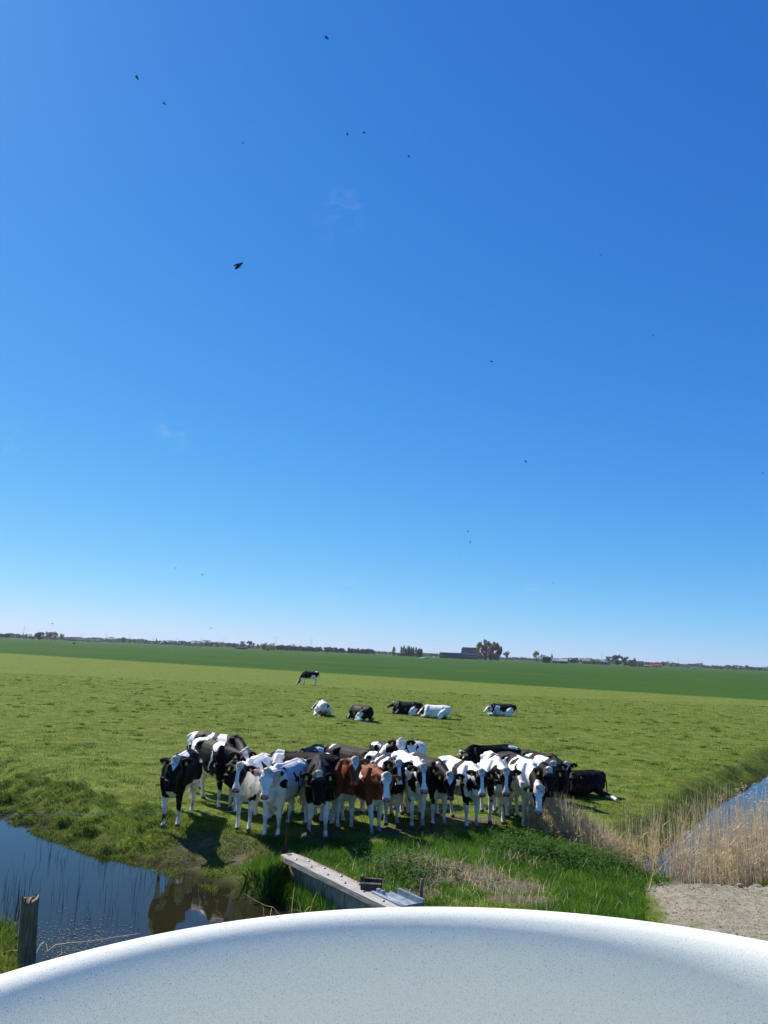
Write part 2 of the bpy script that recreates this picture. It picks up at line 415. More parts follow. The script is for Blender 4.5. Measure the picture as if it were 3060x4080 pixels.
DAM = [(-1.15, 13.6)] + [gd(x, y, 0) for x, y in [(612, 1846), (640, 1830), (700, 1824), (800, 1830), (900, 1822), (980, 1814), (1060, 1802), (1130, 1792), (1185, 1786), (1235, 1802), (1300, 1842), (1390, 1888), (1440, 1902), (1385, 1925), (1390, 1985), (1330, 2003)]] + [(3.2, 9.0), (1.7, 9.2), (.6, 11.4)]
# short grazed pasture
P = wedge(520000, 10.5, 75, 1.35)
s_, d_ = masks(P); Z = height(P)
clump = np.clip((fbm(P * np.array([1.5, 2.2]), 41, 4) - .5) * 1.7 + .5, 0, 1)
keep = (Z > ZW + .12) & (rng.uniform(0, 1, len(P)) > np.maximum(s_ * 1.2, d_ * .62)) & (poly_sd(P, DAM) > -.1) & (P[:, 1] > 10.4)
keep &= rng.uniform(0, 1, len(P)) < .12 + 1.5 * clump
P, Z, clump = P[keep], Z[keep], clump[keep]
far = P[:, 1] / 15.0
h = rng.uniform(.025, .06, len(P)) * (1 + 1.6 * np.clip(clump - .5, 0, 1)) * (1 + .18 * np.clip(far - 1, 0, 4))
stuff('grass', *blades(P, Z - .01, h, rng.uniform(.006, .012, len(P)) * np.clip(far, .8, 4.0), 1.2), M_grass, 'short grazed pasture grass around the herd')
# ranker darker tufts dotted over the pasture
Ct = wedge(900, 17, 75, 1.3); nb = rng.integers(18, 60, len(Ct)); ci = np.repeat(np.arange(len(Ct)), nb)
P = Ct[ci] + rng.normal(0, 1, (len(ci), 2)) * (rng.uniform(.05, .16, len(Ct))[ci])[:, None] * np.array([1.3, 1.0]); Z = height(P); ok = (Z > ZW + .3) & (poly_sd(P, DAM) > 0)
P, Z, cf = P[ok], Z[ok], (Ct[ci][ok][:, 1] / 15)
stuff('grass_tufts', *blades(P, Z - .01, rng.uniform(.05, .12, len(P)), rng.uniform(.008, .014, len(P)) * np.clip(cf, 1, 3), 1.0), leafy('rank_grass', (0.022, 0.065, 0.006), (0.06, 0.125, 0.014), 2, .35), 'darker rank grass tufts dotted over the pasture')
# coarse clumps on the trampled ditch bank
P = np.concatenate([scatter(210000, (-13, .2), (11, 21)), scatter(40000, (4, 19), (15, 36))])
sl = np.minimum(poly_sd(P, WLf), poly_sd(P, WRf)); Z = height(P)
tus = vnoise(P * 2.6, 21)
keep = (sl > -.06) & (sl < 2.0) & (Z > ZW - .02) & (tus > .30) & (poly_sd(P, DAM) > 0) & ~((P[:, 0] > 4) & (P[:, 0] < 6) & (P[:, 1] < 15.2))
P, Z, tus = P[keep], Z[keep], tus[keep]
stuff('bank_grass', *blades(P, Z - .01, rng.uniform(.03, .085, len(P)) * (.6 + tus), rng.uniform(.009, .017, len(P)), 1.3), M_bank, 'coarse trampled grass on the ditch banks')
# long grass on the dam and at its edges
P = np.concatenate([scatter(95000, (-1.6, 5.3), (8.8, 16.8)), gd(598, 1905, -.1) + rng.normal(0, 1, (4600, 2)) * np.array([.30, .42])])
s_, d_ = masks(P); Z = height(P)
ok = (poly_sd(P, DAM) < .15 * (fbm(P * 3, 5, 2) - .3)); ok[95000:] = True
ok &= (rng.uniform(0, 1, len(P)) > np.maximum(s_ * 1.3, d_ * .93)) & (Z > ZW + .02) & (rng.uniform(0, 1, len(P)) < .25 + 1.5 * fbm(P * 1.6, 51, 3))
TRO = [G(1490, 3548, .12)]; _tv = np.array((PILE_B - PILE_A).normalized()[:2]); _q = P - np.array(TRO[0][:2]); _a = _q @ _tv; _b = _q @ np.array([-_tv[1], _tv[0]])
ok &= ~((_a > -.08) & (_a < .85) & (_b > -.12) & (_b < .38))
ncl = int(ok[95000:].sum()); P, Z = P[ok], Z[ok]
hh = rng.uniform(.07, .21, len(P)) * (.35 + 1.2 * fbm(P * 1.3, 52, 3)) * np.where((P[:, 1] < 13.3) & (P[:, 0] < 2.4) & (P[:, 0] > .6), .6, 1.0)
hh[-ncl:] *= 1.15
stuff('tall_grass', *blades(P, Z - .01, hh, rng.uniform(.007, .013, len(P)), .9, 3), M_tall, 'long fresh green grass on the dam')
# grass at the far right corner of the sand and on the near bank at the left
P = np.concatenate([scatter(9000, (6.9, 12), (13.7, 16.8)), scatter(26000, (-9, -2.6), (6.8, 12.6))])
sd_ = np.minimum(poly_sd(P, WLf), poly_sd(P, WRf)); Z = height(P); s_, d_ = masks(P)
ok = (sd_ > .0) & (rng.uniform(0, 1, len(P)) > s_)
P, Z = P[ok], Z[ok]
stuff('rough_grass', *blades(P, Z - .01, rng.uniform(.08, .24, len(P)), rng.uniform(.008, .015, len(P)), .9, 3), M_bank, 'rough grass beside the sand and the near ditch bank')
# dull straw blades mixed into the dam grass and dirt
P = scatter(5200, (-1.2, 5.0), (9.2, 16.4)); Z = height(P); s_, d_ = masks(P)
ok = (poly_sd(P, DAM) < 0) & (rng.uniform(0, 1, len(P)) < .12 + d_ + .5 * (fbm(P * 1.2, 61, 3) > .56))
P, Z = P[ok], Z[ok]
stuff('dry_grass', *blades(P, Z, rng.uniform(.10, .35, len(P)), rng.uniform(.005, .009, len(P)), 1.1, 3), M_reed, 'dry straw scattered in the dam grass')
# nettles: small leaves on stalks
def leaves(P, z0, hmax, nl, size):
    k = len(P) * nl; pi = np.repeat(np.arange(len(P)), nl)
    hh_ = rng.uniform(.1, 1, k) * hmax[pi]; az = rng.uniform(0, 2 * np.pi, k); rr = rng.uniform(.01, .06, k)
    c = np.c_[P[pi, 0] + np.cos(az) * rr, P[pi, 1] + np.sin(az) * rr, z0[pi] + hh_]
    d = np.c_[np.cos(az), np.sin(az), rng.uniform(-.5, .3, k)]; s2 = np.c_[-np.sin(az), np.cos(az), rng.uniform(-.4, .4, k)]
    L = (size * rng.uniform(.6, 1.3, k))[:, None]
    V = np.stack([c, c + d * L * .5 + s2 * L * .3, c + d * L, c + d * L * .5 - s2 * L * .3], 1).reshape(-1, 3)
    b0 = np.arange(k) * 4
    return V, np.c_[b0, b0 + 1, b0 + 2, b0 + 3], None
NET = [gd(1150, 1850, 0), gd(900, 1895, 0), gd(1240, 1870, 0), gd(860, 1880, 0), gd(1330, 1890, -.1)]
P = np.concatenate([np.array(c) + rng.normal(0, 1, (kk, 2)) * np.array(sc_) for c, kk, sc_ in zip(NET, (260, 110, 110, 60, 110), ((.45, .5), (.45, .3), (.4, .5), (.3, .3), (.3, .4)))])
Z = height(P); ok = Z > ZW + .05; P, Z = P[ok], Z[ok]
stuff('nettles', *leaves(P, Z, rng.uniform(.15, .36, len(P)), 12, .055), M_nettle, 'dark green nettles growing on the dam')
# reeds : stalks (thin crossed ribbons), a few leaves, feathery plumes on the tall ones
def reed_mesh(P, Z, H, bend, plume, mat_, name, label, wd=.008, leafs=2):
    Vs, Qs, Ts = [], [], []; off = 0
    k = len(P); az = rng.uniform(0, 2 * np.pi, k); ln = np.abs(rng.normal(0, 1, k)) * bend
    dx, dy = np.cos(az), np.sin(az)
    def centre(u): return np.c_[P[:, 0] + dx * H * ln * u ** 1.6, P[:, 1] + dy * H * ln * u ** 1.6, Z + H * u * np.sqrt(np.clip(1 - (ln * u) ** 2 * .5, .15, 1))]
    seg = 5
    for cross in (0, 1):
        a = rng.uniform(0, np.pi, k); sx = np.c_[np.cos(a), np.sin(a), 0 * a] if not cross else np.c_[-np.sin(a), np.cos(a), 0 * a]
        V = []
        for j in range(seg + 1):
            u = j / seg; c = centre(u); ww = (wd * (1 - .55 * u) * rng.uniform(.7, 1.2, k))[:, None] * .5
            V += [c - sx * ww, c + sx * ww]
        VV = np.stack(V, 1).reshape(-1, 3); b0 = off + np.arange(k) * 2 * (seg + 1)
        Qs += [np.c_[b0 + 2 * j, b0 + 2 * j + 1, b0 + 2 * j + 3, b0 + 2 * j + 2] for j in range(seg)]
        Vs.append(VV); off += len(VV)
    for j in range(leafs):
        u = rng.uniform(.25, .8, k); c0 = np.c_[P[:, 0] + dx * H * ln * u ** 1.6, P[:, 1] + dy * H * ln * u ** 1.6, Z + H * u]
        a = rng.uniform(0, 2 * np.pi, k); L = (rng.uniform(.12, .32, k))[:, None]
        d = np.c_[np.cos(a), np.sin(a), rng.uniform(-.5, .9, k)]; s2 = np.c_[-np.sin(a), np.cos(a), 0 * a] * .008
        Vs.append(np.stack([c0 - s2, c0 + s2, c0 + d * L], 1).reshape(-1, 3)); b0 = off + np.arange(k) * 3
        Ts.append(np.c_[b0, b0 + 1, b0 + 2]); off += 3 * k
    if plume > 0:
        sel = np.where(rng.uniform(0, 1, k) < plume * sstep(7.0, 9.5, P[:, 0]))[0]; top = centre(1.0)[sel]; ta = rng.uniform(0, 2 * np.pi)
        for j in range(16):
            u = rng.uniform(-.02, .2, len(sel)); a = ta + rng.normal(0, .8, len(sel)); L = rng.uniform(.03, .09, len(sel))[:, None]
            c0 = top + np.c_[np.cos(a) * u * .35, np.sin(a) * u * .35, u * .7 - .06]
            d = np.c_[np.cos(a), np.sin(a), rng.uniform(-.6, .6, len(sel))]; s2 = np.c_[-np.sin(a), np.cos(a), .4 + 0 * a] * .012
            Vs.append(np.stack([c0 - s2, c0 + s2, c0 + d * L], 1).reshape(-1, 3)); b0 = off + np.arange(len(sel)) * 3
            Ts.append(np.c_[b0, b0 + 1, b0 + 2]); off += 3 * len(sel)
    stuff(name, np.concatenate(Vs), np.concatenate(Qs), np.concatenate(Ts) if Ts else None, mat_, label)
P = np.concatenate([scatter(40000, (2.6, 18), (13.8, 30)), scatter(5500, (3.2, 5.2), (14.4, 17.2))])
sr = poly_sd(P, WRf)
# the near half of the right-hand ditch
nearness = poly_sd(P, [(3.35, 16.7), (3.7, 16.2), (4.5, 15.1), (5.2, 14.5), (6.2, 14.3), (7.6, 15.0), (9.6, 16.9), (12.4, 19.2), (11.2, 19.9), (8.6, 17.9), (7.2, 16.9), (6.3, 16.0), (5.4, 15.9), (4.6, 16.4), (3.9, 16.9), (3.35, 16.9)])
ok = (nearness < .12) & (rng.uniform(0, 1, len(P)) < .3 + 1.4 * fbm(P * 1.6, 71, 2)) & ~((P[:, 0] > 5.0) & (P[:, 0] < 5.75) & (P[:, 1] > 14.9) & (P[:, 1] < 17) & (rng.uniform(0, 1, len(P)) < .85))
P = P[ok]; Z = np.maximum(height(P), ZW - .25)
Hh = np.where(P[:, 0] < 5.0, rng.uniform(.4, .95, len(P)), rng.uniform(.85, 1.6, len(P)) * np.clip(1.12 - .030 * np.maximum(0, P[:, 1] - 17), .6, 1.12)) * (.75 + .4 * fbm(P * 1.0, 72, 2))
short = P[:, 0] < 5.0
reed_mesh(P[short], Z[short], Hh[short], .09, 0, M_reed, 'dry_reeds', 'low straw coloured dry reeds beside the cows at the ditch arm', .007, 1)
reed_mesh(P[~short], Z[~short], Hh[~short], .10, .28, M_reed, 'tall_reeds', 'tall pale dry reeds with feathery plumes in the right ditch', .0075, 1)
# broken, leaning stalks
P = np.array([gd(x, y, 0) for x, y in [(1420, 1880), (1440, 1890), (1460, 1885), (1490, 1895), (1515, 1890), (1560, 1880), (1580, 1885), (1600, 1870)] for _ in range(7)]) + rng.normal(0, .15, (56, 2))
reed_mesh(P, np.maximum(height(P), ZW), rng.uniform(.6, 1.3, len(P)), .75, 0, M_reed, 'bent_reeds', 'broken leaning reed stalks at the foot of the right reed bed', .011, 0)
# bleached bent stalks by the piling
P = np.array([gd(x, y, -.2) for x, y in [(600, 1945), (615, 1950), (590, 1955), (640, 1950), (655, 1948), (630, 1930), (120, 2010), (140, 2025), (105, 2035)] for _ in range(2)]) + rng.normal(0, .13, (18, 2))
reed_mesh(P, np.maximum(height(P), ZW), rng.uniform(.2, .45, len(P)), 1.3, 0, M_reed, 'bleached_stalks', 'bleached bent stalks at the water by the timber piling', .016, 0)
# flags (green sword leaves) at the piling and dead stems standing in the left ditch
P = np.array([gd(x, y, -.3) for x, y in [(705, 1940), (690, 1950), (585, 1905), (560, 1915), (610, 1900)] for _ in range(26)]) + rng.normal(0, .12, (130, 2))
_w = np.array((PILE_B - PILE_A).normalized()[:2]); _n = np.array([_w[1], -_w[0]])
P2 = np.array(PILE_A[:2]) + (np.abs(rng.normal(0, 1.1, 2200)) - .25)[:, None] * _w + np.abs(rng.normal(.10, .16, 2200))[:, None] * _n
stuff('water_grass', *blades(P2, np.full(len(P2), ZW - .04), rng.uniform(.12, .42, len(P2)), rng.uniform(.007, .012, len(P2)), .7, 3), M_tall, 'tall green grass in the water at the foot of the timber piling')
stuff('flag_leaves', *blades(P, np.full(len(P), ZW - .03), rng.uniform(.25, .6, len(P)), rng.uniform(.014, .022, len(P)), .45, 3), M_tall, 'upright sword shaped leaves at the piling')
pts = []
for x, y, kk, sx_, sy_ in [(120, 1850, 26, 60, 22), (235, 1870, 20, 40, 16), (335, 1915, 26, 60, 25), (430, 1935, 26, 40, 15), (40, 1940, 34, 40, 30), (150, 1960, 26, 60, 40), (260, 1985, 16, 60, 30), (30, 1985, 30, 25, 15)]:
    pts += [gd(x + rng.normal(0, sx_ * .6), y + rng.normal(0, sy_ * .6), ZW) for _ in range(kk)]
P = np.array(pts); P = P[poly_sd(P, WLf) < -.05]
reed_mesh(P, np.full(len(P), ZW - .1), rng.uniform(.15, .5, len(P)), .12, 0, M_stem, 'dead_stems', 'thin dark dead stems standing in the left ditch water', .007, 0)
# floating weed near the wooden post
P = np.array([gd(x, y, ZW) for x, y in zip(rng.normal(175, 55, 750), rng.normal(2035, 26, 750))]); ok = poly_sd(P, WLf) < -.02; P = P[ok]
a = rng.uniform(0, 6.28, len(P)); L = rng.uniform(.006, .026, len(P)); dv = np.c_[np.cos(a) * L, np.sin(a) * L, 0 * a]; sv = np.c_[-np.sin(a) * L * .4, np.cos(a) * L * .4, 0 * a]
c = np.c_[P, np.full(len(P), ZW + .004) + rng.uniform(0, .006, len(P))]; b0 = np.arange(len(P)) * 4
stuff('floating_weed', np.stack([c - dv, c - sv, c + dv, c + sv], 1).reshape(-1, 3), np.c_[b0, b0 + 1, b0 + 2, b0 + 3], None, noisy('water_weed', (0.025, 0.03, 0.02), (0.10, 0.105, 0.08), 6, .5, 0, 'Position'), 'floating weed on the ditch near the round wooden post')
# clods, pebbles and litter on the sand
P = scatter(5200, (3.6, 12), (8.6, 14.2)); s_, d_ = masks(P); ok = s_ > .6; P = P[ok]; Z = height(P); k = len(P)
r_ = rng.uniform(.004, .014, k) * (1 + 1.2 * (rng.uniform(0, 1, k) > .96)); a = rng.uniform(0, 6.28, k)
o8 = np.array([(1, 0, 0), (-1, 0, 0), (0, 1, 0), (0, -1, 0), (0, 0, .8), (0, 0, -.5)], float)
ca, sa = np.cos(a), np.sin(a)
V = o8[None] * r_[:, None, None] * rng.uniform(.6, 1.3, (k, 1, 3)); V = np.stack([V[..., 0] * ca[:, None] - V[..., 1] * sa[:, None], V[..., 0] * sa[:, None] + V[..., 1] * ca[:, None], V[..., 2]], -1) + np.c_[P, Z + .004][:, None, :]
tt = np.array([(0, 2, 4), (2, 1, 4), (1, 3, 4), (3, 0, 4), (2, 0, 5), (1, 2, 5), (3, 1, 5), (0, 3, 5)])
stuff('clods', V.reshape(-1, 3), None, (tt[None] + np.arange(k)[:, None, None] * 6).reshape(-1, 3), noisy('clod', (0.11, 0.09, 0.065), (0.33, 0.29, 0.22), 3, .95, 0, 'Position'), 'dry clods and pebbles on the sandy ground')

# ------------------------------------------------------------------ cows
def coat_mat(name, dark1, dark2):
    m, t, n, b = mat(name)
    at = n.new('ShaderNodeAttribute'); at.attribute_name = 'Coat'
    sp = n.new('ShaderNodeSeparateColor'); t.links.new(at.outputs['Color'], sp.inputs[0])
    nz = mk_noise(t, 26, 4, .6, 'Object'); nb = mk_noise(t, 5, 4, .6, 'Object')
    s1 = n.new('ShaderNodeMath'); s1.operation = 'MULTIPLY_ADD'; t.links.new(nz.outputs['Fac'], s1.inputs[0]); s1.inputs[1].default_value = .10
    t.links.new(sp.outputs[0], s1.inputs[2])
    mask = ramp(t, s1.outputs[0], [(.535, (0, 0, 0)), (.565, (1, 1, 1))]).outputs[0]
    dark = ramp(t, nb.outputs['Fac'], [(.35, dark1), (.7, dark2)]).outputs[0]
    white = ramp(t, nb.outputs['Fac'], [(.3, (0.66, 0.63, 0.57)), (.6, (0.86, 0.84, 0.80))]).outputs[0]
    c = mixc(t, mask, dark, white)
    c = mixc(t, sp.outputs[1], c, (0.42, 0.20, 0.19))
    c = mixc(t, sp.outputs[2], c, (0.11, 0.085, 0.06))
    c = mixc(t, at.outputs['Alpha'], c, (0.05, 0.50, 0.36))
    t.links.new(c, b.inputs['Base Color'])
    b.inputs['Roughness'].default_value = .6; b.inputs['Specular IOR Level'].default_value = .08
    nf = mk_noise(t, 60, 3, .7, 'Object'); bump(t, b, nf.outputs['Fac'], .25, .006)
    return m
M_cow_k = coat_mat('black_and_white_coat', (0.0045, 0.0038, 0.0035), (0.011, 0.0085, 0.0075))
M_cow_r = coat_mat('red_and_white_coat', (0.15, 0.044, 0.017), (0.23, 0.073, 0.028))
M_eye, t_, n_, b_ = mat('eye'); b_.inputs['Base Color'].default_value = (0.006, 0.005, 0.005, 1); b_.inputs['Roughness'].default_value = .12
M_tag = noisy('yellow_tag', (0.55, 0.37, 0.015), (0.68, 0.48, 0.03), 20, .5, 0)
VOX = .0155

def ell(c, fwd, up, hw, hh):
    f = Vector(fwd).normalized(); u = Vector(up); s = u.cross(f).normalized(); u2 = f.cross(s).normalized()
    return (Vector(c), s * hw, u2 * hh)

def cow_shape(lie, p_head, hf, hl, hu, sc, legs, seed, graze):
    rd = random.Random(seed)
    mb = MB(); zo = -.61 if lie else 0
    # torso
    T = [(-.80, 1.13, .10, .09), (-.765, 1.11, .18, .155), (-.68, 1.085, .235, .205), (-.55, 1.065, .275, .235), (-.36, 1.03, .315, .262), (-.12, .975, .355, .278),
         (.12, .945, .378, .288), (.34, .955, .362, .258), (.52, .985, .342, .222), (.66, 1.0, .30, .19), (.77, 1.005, .235, .15), (.85, 1.0, .16, .10)]
    st = []
    nseg = 20
    V = []; Fs = []
    for x, zc, hh_, hw in T:
        wide = 1.16 if lie else rd.uniform(.90, .99)
        for k in range(nseg):
            a = 2 * math.pi * k / nseg; ca, sa = math.cos(a), math.sin(a)
            y = hw * wide * math.copysign(abs(ca) ** .85, ca) * (1 - .30 * max(0, sa) ** 1.5 + (.0 if not lie else .06 * max(0, -sa)))
            z = zc + zo + hh_ * math.copysign(abs(sa) ** .9, sa)
            if lie: z = max(z, .015) if sa < 0 else z
            V.append((x, y, z))
    m_ = len(T)
    for i in range(m_ - 1):
        for k in range(nseg):
            k2 = (k + 1) % nseg; Fs.append((i * nseg + k, i * nseg + k2, (i + 1) * nseg + k2, (i + 1) * nseg + k))
    Fs.append(tuple(range(nseg - 1, -1, -1))); Fs.append(tuple((m_ - 1) * nseg + k for k in range(nseg)))
    mb.add(V, Fs)
    # hip bones, pin bones, spine ridge and shoulder blades
    for s in (1, -1):
        mb.tube([(-.30, s * .10, 1.27 + zo), (-.36, s * .215, 1.235 + zo), (-.40, s * .20, 1.19 + zo)], [.05, .05, .03], 8)
        mb.tube([(-.70, s * .06, 1.27 + zo), (-.79, s * .10, 1.205 + zo), (-.78, s * .10, 1.13 + zo)], [.05, .045, .03], 8)
        mb.tube([(.50, s * .09, 1.28 + zo), (.54, s * .19, 1.08 + zo), (.66, s * .19, .86 + zo)], [.07, .085, .06], 10)
    mb.tube([(-.72, 0, 1.285 + zo), (-.40, 0, 1.325 + zo), (0, 0, 1.305 + zo), (.35, 0, 1.30 + zo), (.55, 0, 1.315 + zo), (.70, 0, 1.26 + zo)], [.04, .045, .04, .045, .06, .05], 8)
    # brisket
    mb.tube([(.80, 0, .92 + zo), (.80, 0, .76 + zo), (.62, 0, .63 + zo), (.3, 0, .61 + zo)], [.13, .115, .10, .05], 10, 1)
    j = lambda a: rd.uniform(-a, a)
    if not lie:
        for s in (1, -1):
            dx = j(.09); dy = j(.025)
            y0 = s * .135
            P = [(.60, s * .15, .93), (.60 + dx * .1, s * .155, .76), (.585 + dx * .3, y0, .60), (.60 + dx * .6, y0 + dy * .5, .43), (.605 + dx * .7, y0 + dy * .6, .37), (.60 + dx * .85, y0 + dy * .8, .30), (.595 + dx, y0 + dy, .17), (.60 + dx, y0 + dy, .105), (.62 + dx, y0 + dy, .06), (.635 + dx, y0 + dy, .03), (.64 + dx, y0 + dy, 0)]
            mb.tube(P, [.13, .105, .076, .054, .054, .038, .033, .042, .040, .052, .058], 12)
            dx = j(.12); dy = j(.03)
            y0 = s * .14
            P = [(-.53, s * .12, 1.05), (-.50, s * .15, .86), (-.47 + dx * .1, s * .15, .70), (-.56 + dx * .4, y0, .56), (-.655 + dx * .8, y0 + dy * .6, .45), (-.665 + dx * .85, y0 + dy * .7, .39), (-.65 + dx * .9, y0 + dy * .8, .30), (-.63 + dx, y0 + dy, .17), (-.615 + dx, y0 + dy, .105), (-.59 + dx, y0 + dy, .06), (-.575 + dx, y0 + dy, .03), (-.57 + dx, y0 + dy, 0)]
            mb.tube(P, [.17, .165, .125, .078, .058, .052, .042, .036, .045, .043, .052, .058], 12)
        # udder / navel fold
        mb.tube([(-.45, 0, .78), (-.38, 0, .66), (-.2, 0, .64)], [.13, .10, .06], 10)
        tl = j(.05)
        mb.tube([(-.74, 0, 1.27), (-.82, tl * .2, 1.22), (-.855, tl * .5, 1.0), (-.845, tl, .75), (-.83, tl * 1.4, .55), (-.83, tl * 1.5, .42), (-.83, tl * 1.5, .34)], [.035, .03, .024, .020, .028, .036, .014], 8)
    else:
        for s in (1, -1):
            mb.tube([(.56, s * .17, .42), (.56, s * .25, .22), (.66, s * .27, .10), (.88, s * .24, .07), (.90, s * .235, .055), (.78, s * .20, .045), (.66, s * .18, .04)], [.14, .10, .075, .058, .045, .036, .05], 12)
            if legs == 'out' and s == 1:
                mb.tube([(-.5, s * .2, .36), (-.35, s * .34, .24), (-.45, s * .48, .14), (-.62, s * .62, .09), (-.64, s * .82, .06), (-.63, s * .95, .04)], [.21, .15, .09, .06, .042, .055], 12)
            else:
                mb.tube([(-.52, s * .17, .40), (-.30, s * .32, .27), (-.16, s * .36, .17), (-.40, s * .38, .10), (-.62, s * .37, .08), (-.45, s * .42, .05), (-.22, s * .44, .04), (-.12, s * .44, .035)], [.21, .16, .12, .08, .06, .045, .042, .05], 12)
        mb.tube([(-.76, 0, .70), (-.84, 0, .60), (-.88, .03, .35), (-.86, .10, .10), (-.80, .2, .04), (-.7, .3, .035)], [.035, .03, .024, .022, .034, .02], 8)
    # neck
    hs = 1.04
    e = Vector(p_head) - Vector(hu) * .115 + Vector(hf) * .055
    p0 = Vector((.52, 0, 1.06 + zo)); p1 = Vector((.78, 0, 1.09 + zo))
    back = ((p0 - e).normalized() * .7 - Vector(hu) * .4).normalized()
    N = 9; st = []
    P = [p0 * (1 - u) ** 3 + p1 * 3 * u * (1 - u) ** 2 + (e + back * .20) * 3 * u * u * (1 - u) + e * u ** 3 for u in [k / (N - 1) for k in range(N)]]
    upv = Vector((0, 0, 1))
    for k in range(N):
        u = k / (N - 1); d = (P[min(k + 1, N - 1)] - P[max(k - 1, 0)]).normalized()
        up_ = (upv * (1 - u) + Vector(hu) * u)
        if abs(d.dot(up_.normalized())) > .97: up_ = Vector((-1, 0, .3))
        rv = .275 + (.125 - .275) * (u ** .75); rh = .165 + (.088 - .165) * (u ** .8)
        st.append(ell(P[k], d, up_, rh, rv))
    mb.loft(st, 16)
    # head
    o = Vector(p_head); hf, hl, hu = Vector(hf), Vector(hl), Vector(hu)
    H = [(-.055, -.035, -.165, .070), (-.02, -.005, -.19, .098), (.03, .006, -.205, .112), (.10, .012, -.215, .120), (.165, .008, -.208, .117), (.22, .0, -.188, .098), (.29, -.010, -.165, .078), (.36, -.018, -.150, .067), (.41, -.022, -.146, .068), (.45, -.028, -.142, .074), (.485, -.042, -.130, .068), (.505, -.062, -.112, .045)]
    mb.loft([(o + hf * (s * hs) + hu * ((a + b) / 2 * hs), hl * (wd * hs * 1.07), hu * ((a - b) / 2 * hs)) for s, a, b, wd in H], 18, 2.35)
    # brow ridges + poll
    for s in (1, -1):
        mb.tube([o + hf * .12 + hl * s * .085 + hu * -.01, o + hf * .175 + hl * s * .112 + hu * -.035, o + hf * .21 + hl * s * .098 + hu * -.05], [.03, .034, .02], 8)
        # ears
        dr = rd.uniform(-.12, .10)
        d = (hl * s * .93 - hf * (.16 + dr) - hu * .16).normalized()
        wv = (hf - d * hf.dot(d)).normalized(); tv = wv.cross(d).normalized()
        c0 = o + hf * .045 + hl * s * .085 - hu * .055
        mb.loft([(c0 + d * (q * 1.18), wv * (a * 1.28), tv * b * 1.05) for q, a, b in ((0, .030, .028), (.05, .046, .024), (.095, .062, .021), (.135, .058, .020), (.175, .040, .018), (.205, .014, .014))], 12)
    mb.tube([o - hl * .06 + hu * -.01 + hf * .0, o + hu * .012 - hf * .01, o + hl * .06 + hu * -.01], [.04, .05, .04], 8)
    return mb, dict(o=o, hf=hf, hl=hl, hu=hu, hs=hs)

def voxel_body(mb, vox, name):
    me = mb.mesh('tmp')
    ob = bpy.data.objects.new('tmp', me); COL.objects.link(ob)
    rm = ob.modifiers.new('r', 'REMESH'); rm.mode = 'VOXEL'; rm.voxel_size = vox; rm.adaptivity = 0; rm.use_smooth_shade = True
    sm_ = ob.modifiers.new('s', 'SMOOTH'); sm_.factor = .5; sm_.iterations = 4
    dg = bpy.context.evaluated_depsgraph_get()
    out = bpy.data.meshes.new_from_object(ob.evaluated_get(dg)); out.name = name
    bpy.data.objects.remove(ob); bpy.data.meshes.remove(me)
    out.polygons.foreach_set('use_smooth', np.full(len(out.polygons), True))
    return out

def elld(V, c, r): return 1 - np.sqrt((((V - np.array(c)) / np.array(r)) ** 2).sum(1))

